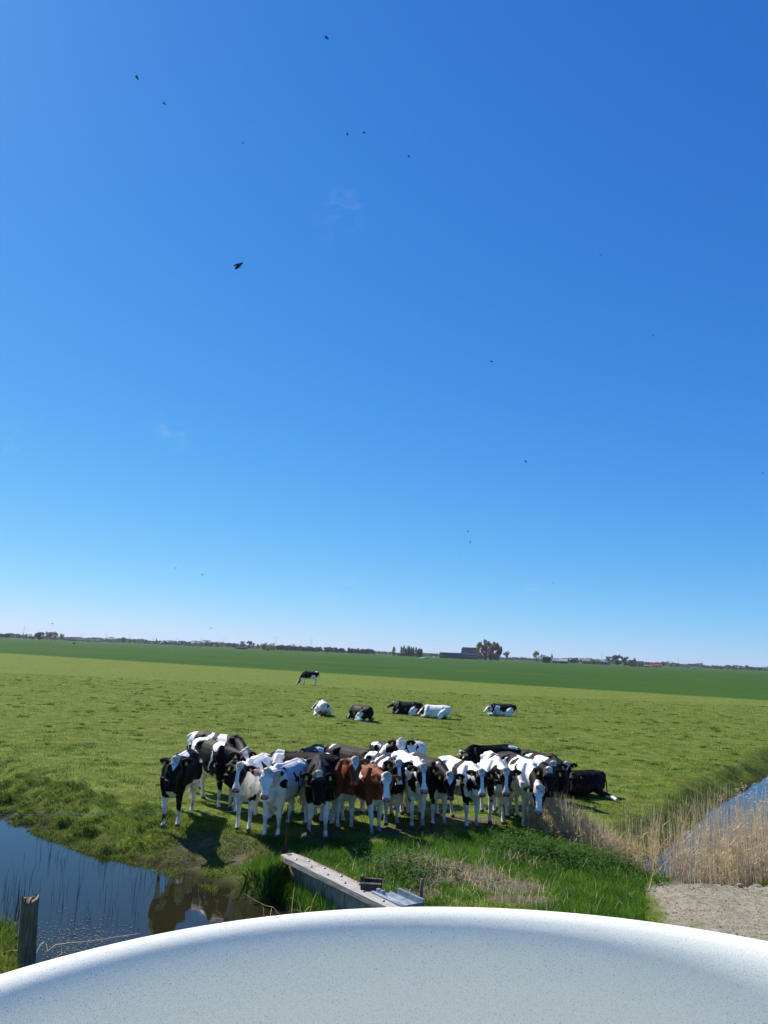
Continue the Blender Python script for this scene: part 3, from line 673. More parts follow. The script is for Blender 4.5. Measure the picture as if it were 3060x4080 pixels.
def paint(me, sp, hd, seed, lie):
    V = np.zeros(len(me.vertices) * 3, np.float32); me.vertices.foreach_get('co', V); V = V.reshape(-1, 3).astype(float)
    wn = np.c_[fbm(V * 5, seed, 3), fbm(V * 5, seed + 50, 3), fbm(V * 5, seed + 99, 3)] - .5
    B = V + np.array([0, 0,   .61 if lie else 0])
    Bw = B + wn * .22
    F = np.full(len(V), float(sp.get('base', -1)) * .5)
    if sp.get('mix'): F = F * .3 + (fbm(B * 1.7 + seed, seed, 2) - .5) * 2.2
    lg = sp.get('legs', (.55, .55, .6, .6))
    if not lie:
        for hgt, fx, sy in ((lg[0], 1, 1), (lg[1], 1, -1), (lg[2], -1, 1), (lg[3], -1, -1)):
            q = (B[:, 0] * fx > 0) & (B[:, 1] * sy > 0)
            F = np.where(q, np.maximum(F, np.clip((hgt - B[:, 2] + wn[:, 0] * .25) * 3, -1, .6)), F)
    else:
        F = np.maximum(F, np.clip((lg[0] - V[:, 2] + wn[:, 0] * .2 + .4 * (np.abs(V[:, 1]) > .33) - .3) * 2, -1, .6)) if lg[0] > 0 else F
    F = np.where((np.abs(B[:, 1]) < .1) & (B[:, 0] < -.79) & (B[:, 2] < .5), .4, F)
    if sp.get('belly'):
        F = np.maximum(F, np.clip((sp['belly'] - B[:, 2] + wn[:, 1] * .25) * 3, -1, .6) - 2 * (B[:, 0] > .95))
    for kk, c, r in sp.get('p', []):
        d = elld(Bw, c, r); d = np.clip(d, -.6, .6)
        F = np.maximum(F, d) if kk == 'w' else np.minimum(F, -d)
    # head
    h = V - np.array(hd['o']); s = h @ np.array(hd['hf']) / hd['hs']; l = h @ np.array(hd['hl']) / hd['hs']; u = h @ np.array(hd['hu']) / hd['hs']
    onh = (s > -.08) & (s < .56) & (np.abs(l) < .34) & (u > -.26) & (u < .10) & ((s > -.02) | (np.abs(l) > .1) | (u > -.1))
    ear = onh & (np.abs(l) > .118) & (s < .16)
    face = onh & ~ear
    l2 = l + wn[:, 1] * .035; s2 = s + wn[:, 0] * .05
    kind = sp.get('face', 'blaze')
    if kind == 'blaze': hwid = np.where(s2 < .16, .072 - .04 * sstep(.03, .16, s2), .032 + .03 * sstep(.30, .44, s2))
    elif kind == 'wide': hwid = np.where(s2 < .18, .105 - .03 * sstep(.08, .2, s2), .058 + .04 * sstep(.34, .46, s2))
    elif kind == 'star': hwid = np.where(s2 < .27, .078 * (1 - sstep(.06, .28, s2)) - .004, -.05)
    elif kind == 'spot': hwid = np.where(s2 < .07, .060, -.05)
    elif kind == 'white': hwid = np.full(len(V), .2)
    else: hwid = np.full(len(V), -.08)
    f = np.clip((hwid - np.abs(l2)) * 12, -.6, .6)
    if kind != 'white': f = np.where(u < -.085, np.minimum(f, -.3), f)
    if kind in ('blaze', 'wide', 'star') and sp.get('chin', 1): f = np.where((s > .40) & (u < -.06), .4 if kind != 'star' else f, f)
    if kind == 'wide': f = np.where((u < -.13) & (s > .2), .3, f)
    F = np.where(face, f, F)
    F = np.where(ear, -.5 if not sp.get('ear') else np.where(np.abs(l) > .24, -.5, .4), F)
    pink = np.where(face & (s > .435) & (u < .0), sstep(.43, .455, s), 0) * sp.get('pink', 1)
    if not sp.get('pink', 1): F = np.where(face & (s > .44), -.5, F)
    nost = face & (s > .465) & (np.abs(np.abs(l) - .037) < .02) & (np.abs(u + .07) < .022)
    pink = np.where(nost, 0, pink); F = np.where(nost, -.5, F)
    if sp.get('ear'): pink = np.where(ear & (np.abs(l) < .24), .75, pink)
    if not lie: pink = np.maximum(pink, .8 * elld(V, (-.38, 0, .62), (.18, .13, .12)).clip(0, .6) / .6)
    mud = fbm(V * 9, seed + 7, 3)
    hoof = np.maximum(sstep(.07, .05, V[:, 2]), sstep(.5, .06, V[:, 2]) * sstep(.42, .72, mud) * .75) if not lie else sstep(.2, .0, V[:, 2]) * sstep(.4, .7, mud) * .6
    hoof = np.maximum(hoof, sstep(.50, .68, mud) * .22 * (V[:, 2] < .85))
    curl = vnoise(V * 55, seed + 3)
    hoof = np.maximum(hoof, np.where(face & (s < .17) & (u > -.06), .22 + .48 * sstep(.35, .75, curl), 0) * sstep(.17, .10, s))
    mk = np.zeros(len(V))
    for c, r in sp.get('mk', []): mk = np.maximum(mk, .85 * sstep(.0, .25, elld(Bw, c, r)))
    # dirt on lower legs and belly of the animal
    color_attr(me, 'Coat', np.c_[np.clip(F * .5 + .5, 0, 1), pink, hoof, mk])

def make_cow(i, sp):
    sc = sp.get('sc', 1.0) * (1 + .035 * math.sin(i * 7.3)); lie = sp.get('lie')
    if 'ff' in sp:
        f = G(*sp['ff'])
        if 'rump' in sp:
            best = None
            for dg in range(-165, -14):
                a = R(dg); q = Vector((f.x - 1.30 * sc * math.cos(a), f.y - 1.30 * sc * math.sin(a), 1.31 * sc)) - CAM
                e_ = abs(1530 + FPX * q.dot(RT) / q.dot(FW) - sp['rump'][0])
                if best is None or e_ < best[0]: best = (e_, a)
            hdg = best[1]
        elif 'hind' in sp:
            q = G(*sp['hind']); hdg = math.atan2(f.y - q.y, f.x - q.x)
        else: hdg = R(sp['hd'])
        loc = f - Vector((math.cos(hdg), math.sin(hdg), 0)) * .60 * sc
    elif 'rump' in sp:
        q = G(*sp['rump'], 1.31 * sc); hdg = R(sp['hd']); q.z = 0
        loc = q + Vector((math.cos(hdg), math.sin(hdg), 0)) * .70 * sc
    else:
        loc = G(*sp['at']); hdg = R(sp['hd'])
    loc.z = hz(loc.x, loc.y)
    M = Matrix.Translation(loc) @ Matrix.Rotation(hdg, 4, 'Z') @ Matrix.Scale(sc, 4)
    Mi = M.inverted()
    zo = -.61 if lie else 0
    p0 = Vector((.66, 0, 1.12 + zo))
    L = sp.get('nl', .62)
    if 'poll' in sp:
        o_ = Mi @ CAM; d_ = (Mi.to_3x3() @ ray(*sp['poll'])).normalized()
        tc = (p0 - o_).dot(d_); q = o_ + d_ * tc; dd = (q - p0).length
        if dd < L:
            dt = math.sqrt(L * L - dd * dd); a, b_ = q - d_ * dt, q + d_ * dt
            ph = max((a, b_), key=lambda p: p.x) if not sp.get('near') else a
        else:
            ph = p0 + (q - p0).normalized() * min(dd, L + .12)
    else:
        ph = Vector(sp['ph'])
    wp = M @ ph
    # head direction in the world : 0 = towards the camera, positive = turned to the right of the picture
    az = math.atan2(CAM.y - wp.y, CAM.x - wp.x) + R(sp.get('yaw', 0)); pt = R(sp.get('hp', 58))
    hfw = Vector((math.cos(az) * math.cos(pt), math.sin(az) * math.cos(pt), -math.sin(pt)))
    huw = Vector((math.cos(az) * math.sin(pt), math.sin(az) * math.sin(pt), math.cos(pt)))
    Rm = Matrix.Rotation(-hdg, 3, 'Z'); hf = Rm @ hfw; hu = Rm @ huw
    rl = R(sp.get('tilt', 0)); q = Quaternion(hf, rl); hu = q @ hu
    hl = hu.cross(hf).normalized()
    mb, hd = cow_shape(lie, ph, hf, hl, hu, sc, sp.get('lg2'), i, 0)
    me = voxel_body(mb, VOX if not sp.get('far') else .024, 'cow')
    paint(me, sp, hd, i * 13 + 5, lie)
    me.materials.append(M_cow_r if sp.get('red') else M_cow_k)
    ob = bpy.data.objects.new('cow', me); COL.objects.link(ob)
    ob.matrix_world = M
    tag(ob, sp['lab'], 'cow', sp.get('grp', 'herd of young cows gathered at the wire'))
    hs = hd['hs']; o = hd['o']
    for s in (1, -1):
        eb = MB(); c = o + hf * (.168 * hs) + hl * (s * .114 * hs) + hu * (-.052 * hs)
        eb.tube([c - hl * .02 * 1, c - hl * .012, c, c + hl * .012, c + hl * .02], [.004, .017, .021, .017, .004], 10)
        eb.build('eye', M_eye, ob, True)
        if sp.get('tags', 1):
            tb = MB(); d = (hl * s * .93 - hf * .16 - hu * .16).normalized(); wv = (hf - d * hf.dot(d)).normalized(); tv = wv.cross(d).normalized()
            if tv.dot(hu) < 0: tv = -tv
            c = o + hf * .045 + hl * s * .085 - hu * .055 + d * .115 + wv * .045 + tv * .028
            Mt = Matrix((d, wv, tv)).transposed().to_4x4(); Mt.translation = c
            tb.box(-.021, .021, -.008, .040, -.003, .003, Mt); tb.box(-.013, .013, -.026, -.008, -.003, .003, Mt)
            tb.tube([Mt @ Vector((0, -.022, -.03)), Mt @ Vector((0, -.022, .008))], .008, 6)
            tb.build('ear_tag', M_tag, ob)
    return ob
WH = lambda *a: ('w',) + a
COWS = [
 dict(lab='black cow with a white forehead triangle, leftmost of the herd, facing the camera', ff=(677, 3278), rump=(768, 2985), poll=(700, 3022), yaw=-8, face='star', pink=0, legs=(.30, .52, .75, .75),
      p=[('w', (.1, 0, 1.36), (.42, .13, .10)), ('w', (-.1, .0, .60), (.6, .35, .17)), ('w', (.78, .03, .68), (.14, .08, .16)), ('b', (.62, -.14, .16), (.12, .12, .14)), ('w', (-.72, 0, .95), (.15, .3, .4))]),
 dict(lab='black cow with white belly, rump and legs standing side on behind the leftmost cow', ff=(892, 3222), rump=(796, 2968), poll=(975, 2995), yaw=28, hp=50, face='star', pink=0, legs=(.4, .4, .95, .95), belly=.66,
      p=[('w', (-.66, 0, 1.15), (.2, .32, .42)), ('w', (-.5, 0, 1.34), (.34, .14, .10)), ('w', (.36, -.1, 1.27), (.13, .22, .14)), ('w', (.28, -.26, .95), (.03, .1, .22)), ('w', (.45, -.25, .88), (.05, .1, .07)), ('b', (.62, -.14, .5), (.1, .12, .1))], mk=[((-.48, -.03, 1.34), (.10, .08, .07))]),
 dict(lab='black cow with two broad white bands, farthest back at the left of the herd', rump=(775, 2918), hd=-28, poll=(985, 2985), yaw=62, hp=45, face='star', legs=(.5, .5, .6, .6), pink=0,
      p=[('w', (-.72, 0, 1.28), (.16, .3, .22)), ('w', (-.1, 0, 1.1), (.075, .4, .45)), ('w', (.24, 0, 1.1), (.14, .4, .42)), ('w', (-.72, -.2, .85), (.12, .2, .35))]),
 dict(lab='white blazed cow with black cheeks and shoulder, just left of the nearly all white cow', ff=(970, 3303), rump=(1062, 3050), poll=(957, 3046), yaw=-14, face='blaze', base=1, legs=(.9, .9, 1, 1), sc=.97,
      p=[('b', (.72, -.10, .95), (.2, .22, .26)), ('b', (.58, .16, .98), (.10, .14, .25)), ('b', (.10, .2, 1.0), (.22, .3, .3)), ('b', (.66, .15, .62), (.06, .06, .10)), ('w', (.4, .06, 1.3), (.25, .14, .12)), ('w', (.74, -.02, .72), (.16, .12, .2))]),
 dict(lab='nearly all white cow with a white face, pinkish ears and few small black spots', ff=(1080, 3333), rump=(1203, 3040), poll=(1065, 3069), yaw=-6, face='white', base=1, ear=1, legs=(1, 1, 1, 1),
      p=[('b', (.50, .2, 1.20), (.07, .09, .16)), ('b', (.18, .26, 1.10), (.05, .12, .13)), ('b', (.05, .3, 1.02), (.09, .12, .07)), ('b', (-.12, .28, 1.1), (.04, .12, .13)), ('b', (-.05, .28, .80), (.08, .12, .10)), ('b', (.60, .22, .98), (.06, .1, .10)), ('b', (-.6, .03, 1.33), (.08, .1, .06))]),
 dict(lab='black cow with green marked white rump, mostly hidden behind the nearly all white cow', rump=(1128, 3014), hd=214, poll=(1015, 3048), yaw=-40, hp=70, face='blaze', legs=(.5, .5, .6, .6), sc=.88,
      p=[('w', (-.55, 0, 1.28), (.42, .26, .15)), ('w', (-.78, 0, 1.1), (.12, .3, .3)), ('w', (.22, .1, 1.05), (.03, .3, .3))], mk=[((-.45, .04, 1.35), (.10, .10, .07))]),
 dict(lab='black cow with white shoulder stripe and lowered head, behind the nearly all white cow', ff=(1185, 3240), hd=-104, poll=(1160, 3026), yaw=-10, hp=74, nl=.50, face='spot', pink=0, legs=(.5, .5, .5, .5), tags=0,
      p=[('w', (.42, -.20, 1.22), (.07, .16, .13)), ('w', (-.2, .16, 1.27), (.3, .07, .12))]),
 dict(lab='black cow with a white shoulder patch facing left, behind the all black front cow', rump=(1345, 3012), hd=168, poll=(1222, 2998), yaw=-125, hp=40, face='none', pink=0, legs=(.5, .5, .5, .5), nl=.5,
      p=[('w', (.52, 0, 1.25), (.17, .3, .17))]),
 dict(lab='black front cow with a small white forehead spot, facing the camera beside the iron rod', ff=(1262, 3342), rump=(1270, 3022), poll=(1270, 3080), yaw=2, hp=66, face='spot', pink=0, legs=(.62, .62, .5, .5),
      p=[('b', (.62, -.14, .12), (.12, .1, .14)), ('w', (.72, .0, .60), (.08, .05, .10))]),
 dict(lab='large black cow with a thin white curl on its rump, behind the two red cows', rump=(1318, 2966), hd=-42, poll=(1490, 3040), yaw=30, hp=70, face='star', pink=0, legs=(.4, .4, .5, .5),
      p=[('w', (-.60, -.02, 1.34), (.05, .13, .10)), ('w', (-.68, .08, 1.3), (.12, .05, .08))]),
 dict(lab='red and white cow with white forehead triangle, just right of the black front cow', ff=(1371, 3299), rump=(1283, 3016), poll=(1416, 3023), yaw=4, face='star', red=1, pink=.4, legs=(.66, .66, .5, .5), belly=.62, dkface=1,
      p=[('w', (-.45, .02, 1.34), (.45, .17, .09)), ('w', (.38, -.12, 1.27), (.06, .16, .10)), ('w', (.15, -.25, 1.12), (.07, .06, .05)), ('w', (-.12, -.26, 1.17), (.07, .06, .04)), ('w', (.76, .05, .66), (.1, .06, .18))]),
 dict(lab='red cow with a white face, right and nearer one of the two red cows', ff=(1490, 3318), rump=(1388, 3048), poll=(1541, 3085), yaw=5, face='wide', red=1, legs=(.30, .30, .5, .5), belly=.62,
      p=[('w', (.18, -.26, 1.12), (.05, .06, .07)), ('w', (.32, -.24, 1.08), (.04, .06, .08)), ('w', (.72, .0, .60), (.2, .16, .14))]),
 dict(lab='black cow with white shoulder bands and green paint, behind the white faced red cow', ff=(1562, 3292), rump=(1475, 3014), poll=(1589, 3034), yaw=8, face='blaze', pink=0, legs=(.62, .62, .6, .6),
      p=[('w', (-.55, 0, 1.32), (.34, .3, .17)), ('w', (.0, -.12, 1.15), (.045, .3, .25)), ('w', (.33, -.1, 1.15), (.10, .3, .3)), ('b', (-.68, -.1, 1.26), (.10, .1, .1)), ('w', (.75, .05, .62), (.14, .12, .15))], mk=[((-.4, .0, 1.34), (.16, .10, .08)), ((-.6, -.1, 1.3), (.05, .1, .05))]),
 dict(lab='black cow with white hip ridge and neck patch, left of the white faced rear cow', rump=(1500, 2955), hd=-62, poll=(1572, 3058), yaw=20, hp=75, nl=.58, face='none', pink=0, legs=(.5, .5, .5, .5), tags=0,
      p=[('w', (-.55, -.13, 1.30), (.3, .06, .12)), ('w', (.72, .05, 1.22), (.15, .16, .14))]),
 dict(lab='white cow with black ears, its white face raised above the others at the back', rump=(1672, 2954), hd=-128, poll=(1600, 2948), yaw=-3, hp=60, face='wide', base=1, legs=(.9, .9, .9, .9),
      p=[('b', (-.35, .24, 1.22), (.03, .1, .16)), ('b', (.15, .22, 1.10), (.03, .12, .14)), ('b', (.28, .22, 1.05), (.03, .12, .12)), ('b', (.6, .15, .95), (.12, .12, .2)), ('b', (-.1, .0, 1.36), (.25, .06, .06))]),
 dict(lab='white backed cow with black chest and white blaze, in the middle of the front row', ff=(1657, 3297), rump=(1585, 3020), poll=(1687, 3051), yaw=8, face='blaze', base=1, legs=(1, 1, .9, .9),
      p=[('b', (.74, -.02, .92), (.16, .24, .22)), ('b', (.70, .16, .86), (.12, .14, .16)), ('b', (-.05, -.2, .80), (.25, .2, .2)), ('b', (.60, -.14, .52), (.05, .06, .06))], ),
 dict(lab='black front row cow with white forehead triangle, right of the black chested white backed cow', ff=(1745, 3290), rump=(1640, 3010), poll=(1793, 3082), yaw=6, face='star', pink=.5, legs=(.60, .60, .6, .6),
      p=[('w', (-.68, -.05, 1.32), (.14, .2, .08)), ('w', (.60, .05, 1.24), (.10, .13, .10)), ('w', (.70, .0, .62), (.22, .16, .13)), ('b', (.6, -.14, .48), (.06, .07, .08))], mk=[((-.70, -.02, 1.33), (.05, .06, .05))]),
 dict(lab='white cow with a green paint line on its rump, right of the herd centre', ff=(1877, 3299), rump=(1766, 3030), poll=(1919, 3071), yaw=7, face='blaze', base=1, legs=(1, 1, 1, 1),
      p=[('b', (.22, -.15, 1.15), (.11, .3, .32)), ('b', (.74, .04, .88), (.18, .24, .20)), ('b', (.56, -.2, .80), (.14, .14, .25)), ('b', (.66, -.1, .58), (.08, .1, .10)), ('w', (.72, -.02, .70), (.09, .09, .08))], mk=[((-.5, .02, 1.34), (.05, .2, .06)), ((-.62, -.05, 1.33), (.12, .1, .05))]),
 dict(lab='long black cow standing side on facing left, behind the right half of the herd', rump=(2052, 2978), hd=204, poll=(1836, 2996), yaw=-70, hp=55, face='spot', pink=0, legs=(.5, .5, .5, .5), near=1,
      p=[('w', (-.60, .12, 1.30), (.17, .08, .12)), ('w', (.95, .12, 1.10), (.2, .05, .05))]),
 dict(lab='white backed cow with black neck, right of the cow with the green rump line', ff=(1982, 3284), rump=(1947, 3004), poll=(2017, 3066), yaw=2, face='blaze', base=1, legs=(.95, .95, 1, 1),
      p=[('b', (.76, 0, 1.0), (.22, .3, .26)), ('b', (.60, -.18, .82), (.16, .14, .24)), ('b', (-.05, .10, 1.32), (.10, .2, .10)), ('b', (.10, -.05, 1.32), (.06, .2, .09)), ('w', (.76, .02, .70), (.12, .14, .14)), ('b', (.62, -.14, .44), (.05, .07, .06))]),
 dict(lab='black cow with white withers and tiny forehead mark, right behind the white cow bending down', rump=(1998, 2998), hd=-62, poll=(2188, 3064), yaw=2, hp=62, face='spot', pink=0, legs=(.5, .5, .5, .5), nl=.72,
      p=[('w', (.58, 0, 1.22), (.15, .3, .2))]),
 dict(lab='white cow with black neck band reaching its head down towards the reeds', ff=(2118, 3304), rump=(2032, 3030), poll=(2148, 3134), yaw=-2, hp=64, nl=.66, face='wide', base=1, legs=(1, 1, 1, 1),
      p=[('b', (.92, 0, 1.05), (.16, .3, .4)), ('b', (-.35, -.12, 1.28), (.12, .1, .1)), ('b', (-.02, -.15, 1.25), (.12, .1, .12)), ('b', (.22, -.24, 1.1), (.05, .1, .22)), ('b', (-.4, -.26, .9), (.14, .12, .2)), ('b', (-.62, -.1, 1.3), (.1, .06, .1))]),
 dict(lab='black cow with white poll and patched back, behind the cow with the tiny forehead mark', rump=(2113, 3005), hd=-74, poll=(2205, 3040), yaw=12, hp=60, face='spot', pink=0, legs=(.5, .5, .5, .5),
      p=[('w', (-.68, -.1, 1.30), (.2, .08, .1)), ('w', (-.05, -.05, 1.28), (.26, .2, .13))], mk=[((-.72, -.05, 1.32), (.06, .06, .06))]),
 dict(lab='black cow with a large white forehead triangle, rightmost standing cow, beside the lying black cow', ff=(2206, 3196), hd=-52, near=1, nl=.56, poll=(2258, 3040), yaw=0, hp=60, face='star', pink=0, legs=(.35, .35, .5, .5), sc=.89,
      p=[('w', (.70, .1, .62), (.2, .16, .15))]),
 dict(lab='black cow lying at the right end of the herd, one white hind foot stretched out', lie=1, at=(2312, 3172), hd=197, sc=.90, poll=(2286, 3082), yaw=-12, hp=64, nl=.6, face='none', pink=0, lg2='out', legs=(0, 0, 0, 0),
      p=[('w', (-.62, .85, .62), (.2, .3, .2)), ('w', (.9, .2, .62), (.12, .12, .1))]),
 dict(lab='small black and white cow grazing alone far behind the herd', far=1, grp='cows scattered in the field behind the herd', ff=(1211, 2729), hd=172, ph=(1.20, .0, .42), yaw=-78, hp=62, face='wide', legs=(.4, .4, .8, .8), belly=.70, tags=0,
      p=[('w', (-.58, 0, 1.32), (.13, .14, .10)), ('w', (-.35, .2, .85), (.2, .3, .15))]),
 dict(lab='white cow with green paint lying rump to the camera, leftmost of the lying cows', lie=1, far=1, grp='cows scattered in the field behind the herd', at=(1284, 2849), hd=98, poll=(1264, 2797), yaw=-75, hp=45, face='blaze', pink=0, base=1, legs=(1, 1, 1, 1), tags=0,
      p=[('b', (.85, 0, 1.05), (.25, .3, .4)), ('b', (-.55, -.22, 1.1), (.3, .08, .2)), ('b', (-.72, 0, .75), (.2, .2, .12)), ('b', (.25, -.1, 1.3), (.08, .3, .1))], mk=[((-.5, .02, 1.3), (.16, .12, .12))]),
 dict(lab='all black cow lying curled with its head low, second lying cow from the left', lie=1, far=1, grp='cows scattered in the field behind the herd', at=(1437, 2870), hd=128, poll=(1403, 2828), yaw=-62, hp=60, face='none', pink=0, legs=(.35, 0, 0, 0), tags=0, p=[]),
 dict(lab='black cow with a white poll lying and facing left, behind the lying white cow', lie=1, far=1, grp='cows scattered in the field behind the herd', at=(1625, 2847), hd=170, poll=(1570, 2796), yaw=-70, hp=30, face='spot', pink=0, legs=(.3, 0, 0, 0), tags=0,
      p=[('w', (-.35, .33, .80), (.13, .15, .28))]),
 dict(lab='white cow with a black cheek, lying in front of the white polled black cow', lie=1, far=1, grp='cows scattered in the field behind the herd', at=(1740, 2862), hd=166, poll=(1684, 2820), yaw=-62, hp=42, face='wide', base=1, legs=(1, 1, 1, 1),
      p=[('b', (.85, .1, 1.08), (.16, .3, .3)), ('b', (-.55, .3, .68), (.3, .2, .14))]),
 dict(lab='black cow with white face and hindquarter lying alone to the right, facing left', lie=1, far=1, grp='cows scattered in the field behind the herd', at=(2002, 2853), hd=176, poll=(1946, 2812), yaw=-70, hp=45, face='white', legs=(.5, 0, 0, 0), tags=0,
      p=[('w', (.35, .24, 1.0), (.18, .2, .22)), ('w', (-.48, .25, .9), (.25, .2, .28)), ('w', (.1, .3, .75), (.25, .1, .14))]),
]
for i, sp_ in enumerate(COWS): make_cow(i, sp_)

# ------------------------------------------------------------------ the tub the picture is taken from
m, t, n, b = mat('speckled_white_gelcoat')
v1 = mk_noise(t, 700, 2, .5, 'Object'); v2 = mk_noise(t, 330, 2, .5, 'Object')
r1 = ramp(t, v1.outputs['Fac'], [(.36, (.56, .57, .51)), (.46, (.80, .80, .67))]).outputs[0]
r2 = ramp(t, v2.outputs['Fac'], [(.27, (.45, .48, .52)), (.32, (1, 1, 1))]).outputs[0]
t.links.new(mixc(t, 1.0, r1, r2, 'MULTIPLY'), b.inputs['Base Color'])
b.inputs['Roughness'].default_value = .6; b.inputs['Specular IOR Level'].default_value = .25
bump(t, b, v2.outputs['Fac'], .08, .004)
TC, TR, TZ = Vector((.235, .59, 0)), .915, HC - .439
tub = empty('bath_tub', (TC.x, TC.y, 2.1)); tag(tub, 'round white speckled bath tub with a rounded rim filling the bottom of the picture', 'tub')
prof = [(0, -.80), (.55, -.80), (.68, -.76), (.725, -.66), (.770, -.45), (.798, -.20), (.815, -.10), (.825, -.055), (.836, -.028), (.850, -.010), (.866, -.001), (.882, 0), (.900, -.007), (.911, -.022), (.915, -.045), (.905, -.062), (.86, -.075), (.845, -.10), (.83, -.5), (.80, -.88), (.74, -.95), (0, -.95)]
V = []; Fs = []; NS = 160
for r_, z_ in prof:
    for k in range(NS):
        a = 2 * math.pi * k / NS; V.append((r_ * math.cos(a), r_ * math.sin(a), z_ + TZ - 2.1))
for i in range(len(prof) - 1):
    for k in range(NS):
        k2 = (k + 1) % NS; Fs.append((i * NS + k, i * NS + k2, (i + 1) * NS + k2, (i + 1) * NS + k))
mb = MB(); mb.add(V, Fs); sh = mb.build('shell', m, tub, True)
bm = bmesh.new(); bm.from_mesh(sh.data); bmesh.ops.remove_doubles(bm, verts=bm.verts, dist=.0005); bmesh.ops.dissolve_degenerate(bm, edges=bm.edges, dist=.0001)
bmesh.ops.recalc_face_normals(bm, faces=bm.faces); bm.to_mesh(sh.data); bm.free()
sh.data.polygons.foreach_set('use_smooth', np.full(len(sh.data.polygons), True))
M_wood = noisy('tub_staves', (0.20, 0.12, 0.06), (0.32, 0.2, 0.11), 7, .7, .3)
mb = MB()
for k in range(60):
    a = 2 * math.pi * k / 60; Mt = Matrix.Rotation(a, 4, 'Z'); mb.box(.852, .882, -.043, .043, .0, TZ - 2.1 - .10, Mt)
mb.build('wooden_cladding', M_wood, tub)

# small flies resting on the rim, and flies and birds in the air
M_fly = noisy('insect_black', (0.008, 0.007, 0.008), (0.02, 0.016, 0.016), 200, .9, 0, spec=.02)
m, t, n, b = mat('insect_wing'); b.inputs['Base Color'].default_value = (0.03, 0.024, 0.027, 1); b.inputs['Roughness'].default_value = .9; b.inputs['Specular IOR Level'].default_value = 0
b.inputs['Alpha'].default_value = .75; M_wing = m
def fly(loc, ln, ax, lab, rest=False):
    f = empty('fly', loc); f.rotation_mode = 'QUATERNION'; f.rotation_quaternion = Vector(ax).to_track_quat('X', 'Z')
    tag(f, lab, 'insect', 'small flies in the air' if not rest else 'flies sitting on the tub rim')
    q = ln / 2
    mb = MB(); mb.tube([(-q, 0, -.1 * q), (-.8 * q, 0, -.06 * q), (-.3 * q, 0, 0), (.05 * q, 0, .03 * q), (.18 * q, 0, .03 * q), (.4 * q, 0, .05 * q), (.6 * q, 0, .02 * q), (.66 * q, 0, 0), (.82 * q, 0, -.02 * q), (.95 * q, 0, -.06 * q)], [c * q for c in (.05, .2, .29, .22, .12, .27, .2, .1, .2, .06)], 10)
    for s in (1, -1):
        for x_ in (.1, .3, .5): mb.tube([(x_ * q, s * .12 * q, -.15 * q), ((x_ - .1) * q, s * .42 * q, -.12 * q), ((x_ - .2) * q, s * .55 * q, -.42 * q)], [.03 * q, .025 * q, .018 * q], 5)
    mb.build('body', M_fly, f, True)
    for s in (1, -1):
        mb = MB(); up_ = .5 if not rest else .12
        pts = [(.35, .10, .2), (.1, .34, .2 + up_ * .3), (-.4, .5, .2 + up_ * .5), (-.95, .42, .2 + up_ * .5), (-.8, .2, .2 + up_ * .3), (0, .12, .2)]
        top = [Vector((x * q, s * y * q, z * q)) for x, y, z in pts]; bot = [p - Vector((0, 0, .015 * q)) for p in top]
        k = len(pts); mb.add(top + bot, [tuple(range(k)), tuple(range(2 * k - 1, k - 1, -1))] + [(a, (a + 1) % k, (a + 1) % k + k, a + k) for a in range(k)])
        mb.build('wing', M_wing, f)
FL = [(706, 82, 13, (1, 0, -.5), 'topmost fly, near the upper edge of the sky left of centre'), (296, 168, 14, (.6, 0, -.8), 'slanting fly high in the left sky, upper of a pair'),
      (355, 224, 10, (.8, 0, -.5), 'slanting fly high in the left sky, lower of a pair'), (526, 309, 6, (1, 0, .3), 'tiny fly in the upper sky below the slanting pair'),
      (751, 289, 9, (.2, 0, 1), 'upright dark fly left of its close neighbour in the upper sky'), (787, 287, 9, (1, .3, .1), 'round dark fly just right of the upright one in the upper sky'),
      (883, 338, 8, (.7, 0, -.7), 'small fly in the upper sky just right of centre'), (1438, 406, 4, (1, 0, 0), 'minute fly near the right side of the upper sky'),
      (516, 574, 27, (.8, .2, .75), 'largest and nearest fly, reddish dark, in the left half of the sky'), (1298, 551, 6, (1, 0, .2), 'tiny fly in the right sky above the middle'),
      (1411, 724, 6, (.3, 0, 1), 'tiny fly in the right sky near the edge'), (1062, 781, 8, (1, 0, 0), 'small level fly in the middle of the sky right of centre'),
      (1136, 997, 8, (.9, 0, -.4), 'small fly low in the right half of the sky'), (1648, 1022, 5, (.2, 0, 1), 'tiny fly at the right edge of the picture'),
      (1011, 1148, 6, (.6, 0, -.8), 'upper of two tiny flies low in the sky right of centre'), (1016, 1170, 6, (.1, 0, 1), 'lower of two tiny flies low in the sky right of centre'),
      (380, 1227, 5, (1, 0, 0), 'tiny fly low in the left sky, left of a darker one'), (438, 1241, 6, (.5, 0, .8), 'dark tiny fly low in the left sky above the wind turbines'),
      (1195, 1260, 4, (1, 0, .2), 'minute fly low in the right sky above the farm')]
for x, y, s_, ax, lab in FL:
    dist = 2.2 if s_ > 20 else 4.0
    p = CAM + ray(x / .54216, y / .54216) * dist
    fly(p, s_ / .54216 / FPX * dist * .85, (RT * ax[0] + FW * ax[1] + UP * ax[2]), lab)
for x, y, lab in ((596, 1979, 'dark fly sitting on the rim left of the timber cap'), (771, 1976, 'dark fly sitting on the rim below the timber cap'), (978, 1999, 'dark fly on the inner edge of the rim at the middle'), (1577, 2032, 'dark fly sitting on the rim near the right edge')):
    q = G(x / .54216, y / .54216, TZ); rr_ = math.hypot(q.x - TC.x, q.y - TC.y)
    zz = np.interp(rr_, [p[0] for p in prof[6:15]], [p[1] for p in prof[6:15]])
    q = G(x / .54216, y / .54216, TZ + zz + .001); q.z += .0015
    fly(q, .0062, (random.uniform(-1, 1), random.uniform(-1, 1), 0), lab, True)
